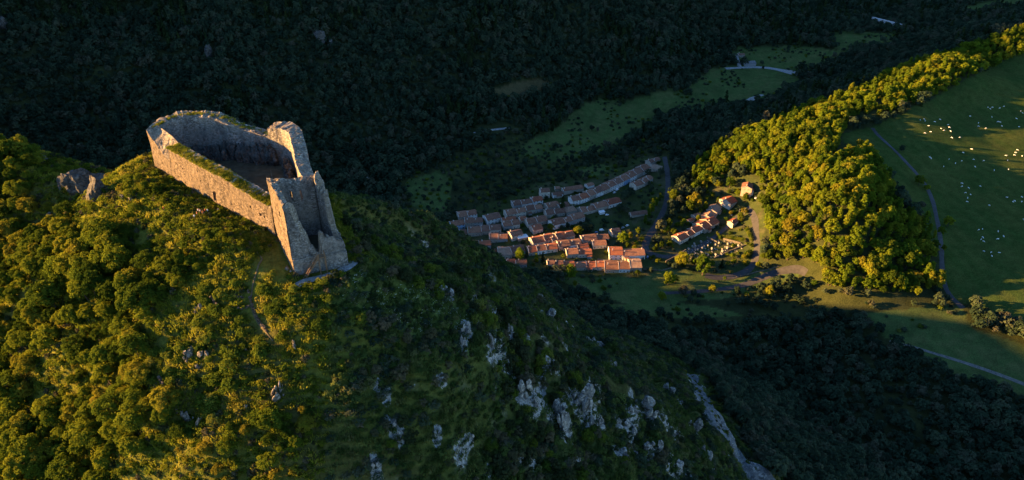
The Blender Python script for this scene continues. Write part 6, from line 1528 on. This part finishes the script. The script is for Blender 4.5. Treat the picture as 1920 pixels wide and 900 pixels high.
def person(px_, py_, rz, shirt, k, label, s=1.0):
    me = PM[k].copy(); me.materials.clear()
    for m in (M_trou, SHIRTS[shirt], M_skin, M_hair): me.materials.append(m)
    co = np.empty(len(me.vertices) * 3, np.float32); me.vertices.foreach_get("co", co); co = co.reshape(-1, 3)
    mi = []
    for p in me.polygons:
        c = co[list(p.vertices)].mean(0)
        arm = abs(c[0]) > .2 and c[2] < 1.2
        mi.append(3 if c[2] > 1.70 or (c[2] > 1.60 and c[1] < -.02) else 2 if c[2] > 1.49 or arm else 1 if c[2] > .98 else 0)
    me.polygons.foreach_set("material_index", np.array(mi, np.int32)); me.polygons.foreach_set("use_smooth", np.ones(len(mi), bool))
    o = link(bpy.data.objects.new("person", me)); p = at(px_, py_); o.location = (p[0], p[1], p[2] + .1); o.rotation_euler = (0, 0, rz); o.scale = (s,) * 3
    tag(o, label, "person", "visitors below the castle door"); return o
person(366, 412, 0.3, 'white', 0, "person in a white shirt lowest on the path below the castle door")
person(371, 406, 2.0, 'red', 1, "person in a red shirt walking on the path below the door")
person(377, 402, 1.2, 'pale', 2, "person in a pale blue shirt behind the red shirted walker")
person(382, 404, 3.6, 'orange', 0, "person in an orange shirt standing in the middle of the group", .96)
person(386, 401, 5.0, 'red', 2, "person in a red shirt standing close to the castle door")
person(391, 401, 2.6, 'white', 1, "person in a white shirt walking up to the castle door")
person(373, 400, 4.2, 'white', 0, "person in a white shirt nearest the wall side of the bushes", .94)
person(411, 400, 0.8, 'blue', 0, "person in dark blue standing against the wall past the door")
person(309, 397, 0.4, 'red', 1, "lone person in red among the bushes under the wall")
person(166, 430, 1.1, 'white', 0, "lone person in white on the grassy shelf near the crags")

M_cow = plain_mat("pale_cow_hide", (0.74, 0.72, 0.69), 0.8, 0.12, 0.8)
def cow_mesh(graze):
    J = dict(rump=((-.75, 0, 1.12), (.27, .30)), belly=((-.1, 0, 1.02), (.33, .36)), chest=((.55, 0, 1.08), (.27, .33)), neck=((.95, 0, 1.22 - .35 * graze), (.16, .19)), poll=((1.25, 0, 1.38 - .95 * graze), (.12, .13)), muzzle=((1.58, 0, 1.20 - 1.02 * graze), (.08, .08)), tail=((-1.05, 0, 1.1), .04), tuft=((-1.12, 0, .55), .035))
    B_ = [("belly", "rump"), ("belly", "chest"), ("chest", "neck"), ("neck", "poll"), ("poll", "muzzle"), ("rump", "tail"), ("tail", "tuft")]
    for s, n in ((-1, "l"), (1, "r")):
        J["sto" + n] = ((-.72, .2 * s, .72), .14); J["hock" + n] = ((-.88, .2 * s, .42), .07); J["hh" + n] = ((-.80, .2 * s, .05), .06)
        J["elb" + n] = ((.55, .19 * s, .68), .11); J["kn" + n] = ((.60, .19 * s, .36), .065); J["fh" + n] = ((.58, .19 * s, .05), .06)
        J["ear" + n] = ((1.16, .24 * s, 1.42 - .93 * graze), .035)
        B_ += [("rump", "sto" + n), ("sto" + n, "hock" + n), ("hock" + n, "hh" + n), ("chest", "elb" + n), ("elb" + n, "kn" + n), ("kn" + n, "fh" + n), ("poll", "ear" + n)]
    me = skinned("cow", J, B_); me.materials.clear(); me.materials.append(M_cow); me.polygons.foreach_set("use_smooth", np.ones(len(me.polygons), bool)); return me
COWM = [cow_mesh(1.0), cow_mesh(0.0)]
# pixels in the field detail (2.81 x zoom from 1680,180)
COWS = [(484, 62), (507, 62), (496, 70), (546, 66), (568, 57), (657, 82), (667, 92), (127, 128), (148, 124), (153, 134), (204, 139), (231, 126), (171, 160), (274, 154), (280, 168), (237, 174), (253, 184), (287, 189), (182, 191), (152, 198), (293, 222), (337, 220), (390, 109), (434, 144), (434, 162), (474, 173), (505, 113),
        (538, 138), (548, 140), (557, 160), (634, 122), (648, 165), (397, 283), (353, 301), (179, 326), (184, 331), (279, 335), (250, 374), (313, 357), (346, 344), (408, 337), (461, 344), (416, 375), (517, 393), (592, 389), (588, 342), (579, 317), (639, 287), (629, 301), (624, 314), (664, 319), (347, 463), (347, 479), (382, 488), (365, 513),
        (392, 523), (377, 540), (374, 560), (444, 478), (491, 579), (583, 537), (616, 561), (624, 555), (662, 535), (662, 560), (671, 653), (435, 708), (455, 704), (456, 748), (448, 758), (461, 769), (537, 718), (566, 742), (536, 757), (463, 821), (501, 827), (504, 846), (543, 829)]
for k, (qx, qy) in enumerate(COWS):
    px_, py_ = 1680 + qx / 2.8125, 180 + qy / 2.8125
    o = link(bpy.data.objects.new("cow", COWM[int(vr.uniform() < .3)])); o.location = tuple(at(px_, py_, V_)); o.rotation_euler = (0, 0, vr.uniform(0, 6.28)); o.scale = (vr.uniform(0.85, 1.05),) * 3
    g_ = ("upper", "white cow grazing in the upper part of the field where sun strips fall") if qy < 230 else ("middle", "white cow grazing in the shaded middle of the field") if qy < 420 else ("lower", "white cow grazing low in the shaded field near the wood")
    tag(o, g_[1], "cow", "cows in the %s field" % g_[0])

# far pale wall or gallery among the trees at the valley head
P0, P1 = at(1633, 42, V_), at(1692, 57, V_); dv = P1 - P0; L = float(np.hypot(*dv[:2]))
gal = empty("retaining_wall", P0, math.atan2(dv[1], dv[0])); tag(gal, "long pale concrete retaining wall among the far trees", "wall")
nP = 14; sl_ = dv[2] / L
for k in range(nP):
    x0 = L * k / nP; MB().box(x0 + .1, x0 + L / nP - .1, -.6, .6, -3 + sl_ * x0, 11 + sl_ * x0 + .3 * (k % 2)).obj("panel", M_concrete, gal)
for k in range(0, nP + 1, 2):
    x0 = L * k / nP; MB().box(x0 - .5, x0 + .5, -1.5, -.6, -3 + sl_ * x0, 9 + sl_ * x0).obj("buttress", M_concrete, gal)
# far bare rocks showing through the forest
for k, (px_, py_, w, h, lab) in enumerate([(393, 104, 10, 28, "lone pale rock streak in the dark far forest"), (8, 50, 16, 16, "pale rock patch in the far forest near the corner"), (603, 75, 16, 26, "broad grey cliff in the far dark forest"), (620, 88, 8, 12, "small pale cliff beside the broad grey one")]):
    p = at(px_, py_ + h * .4, V_); m = np.linalg.norm(p - CAM) / FPX
    rock("cliff", CRAGS[k], p + np.array([0, 2, h * m * .3 + 4]), (w * m * .6, 8, h * m * .75), (0.1, 0.1, k * 2.0), lab, "cliff")
# small things by the hamlet: street lamps
for k, (px_, py_, lab) in enumerate([(1385, 403, "slim pale lamp post at the hamlet lane end"), (1395, 402, "slim pale lamp post by the turning place")]):
    o = empty("street_lamp", at(px_, py_, V_)); tag(o, lab, "lamp post")
    MB().box(-.09, .09, -.09, .09, -.5, 7.0).obj("post", M_concrete, o); MB().box(-.1, 1.1, -.08, .08, 6.9, 7.05).obj("arm", M_concrete, o); MB().box(.7, 1.2, -.14, .14, 6.78, 6.9).obj("lamp_head", M_white, o)
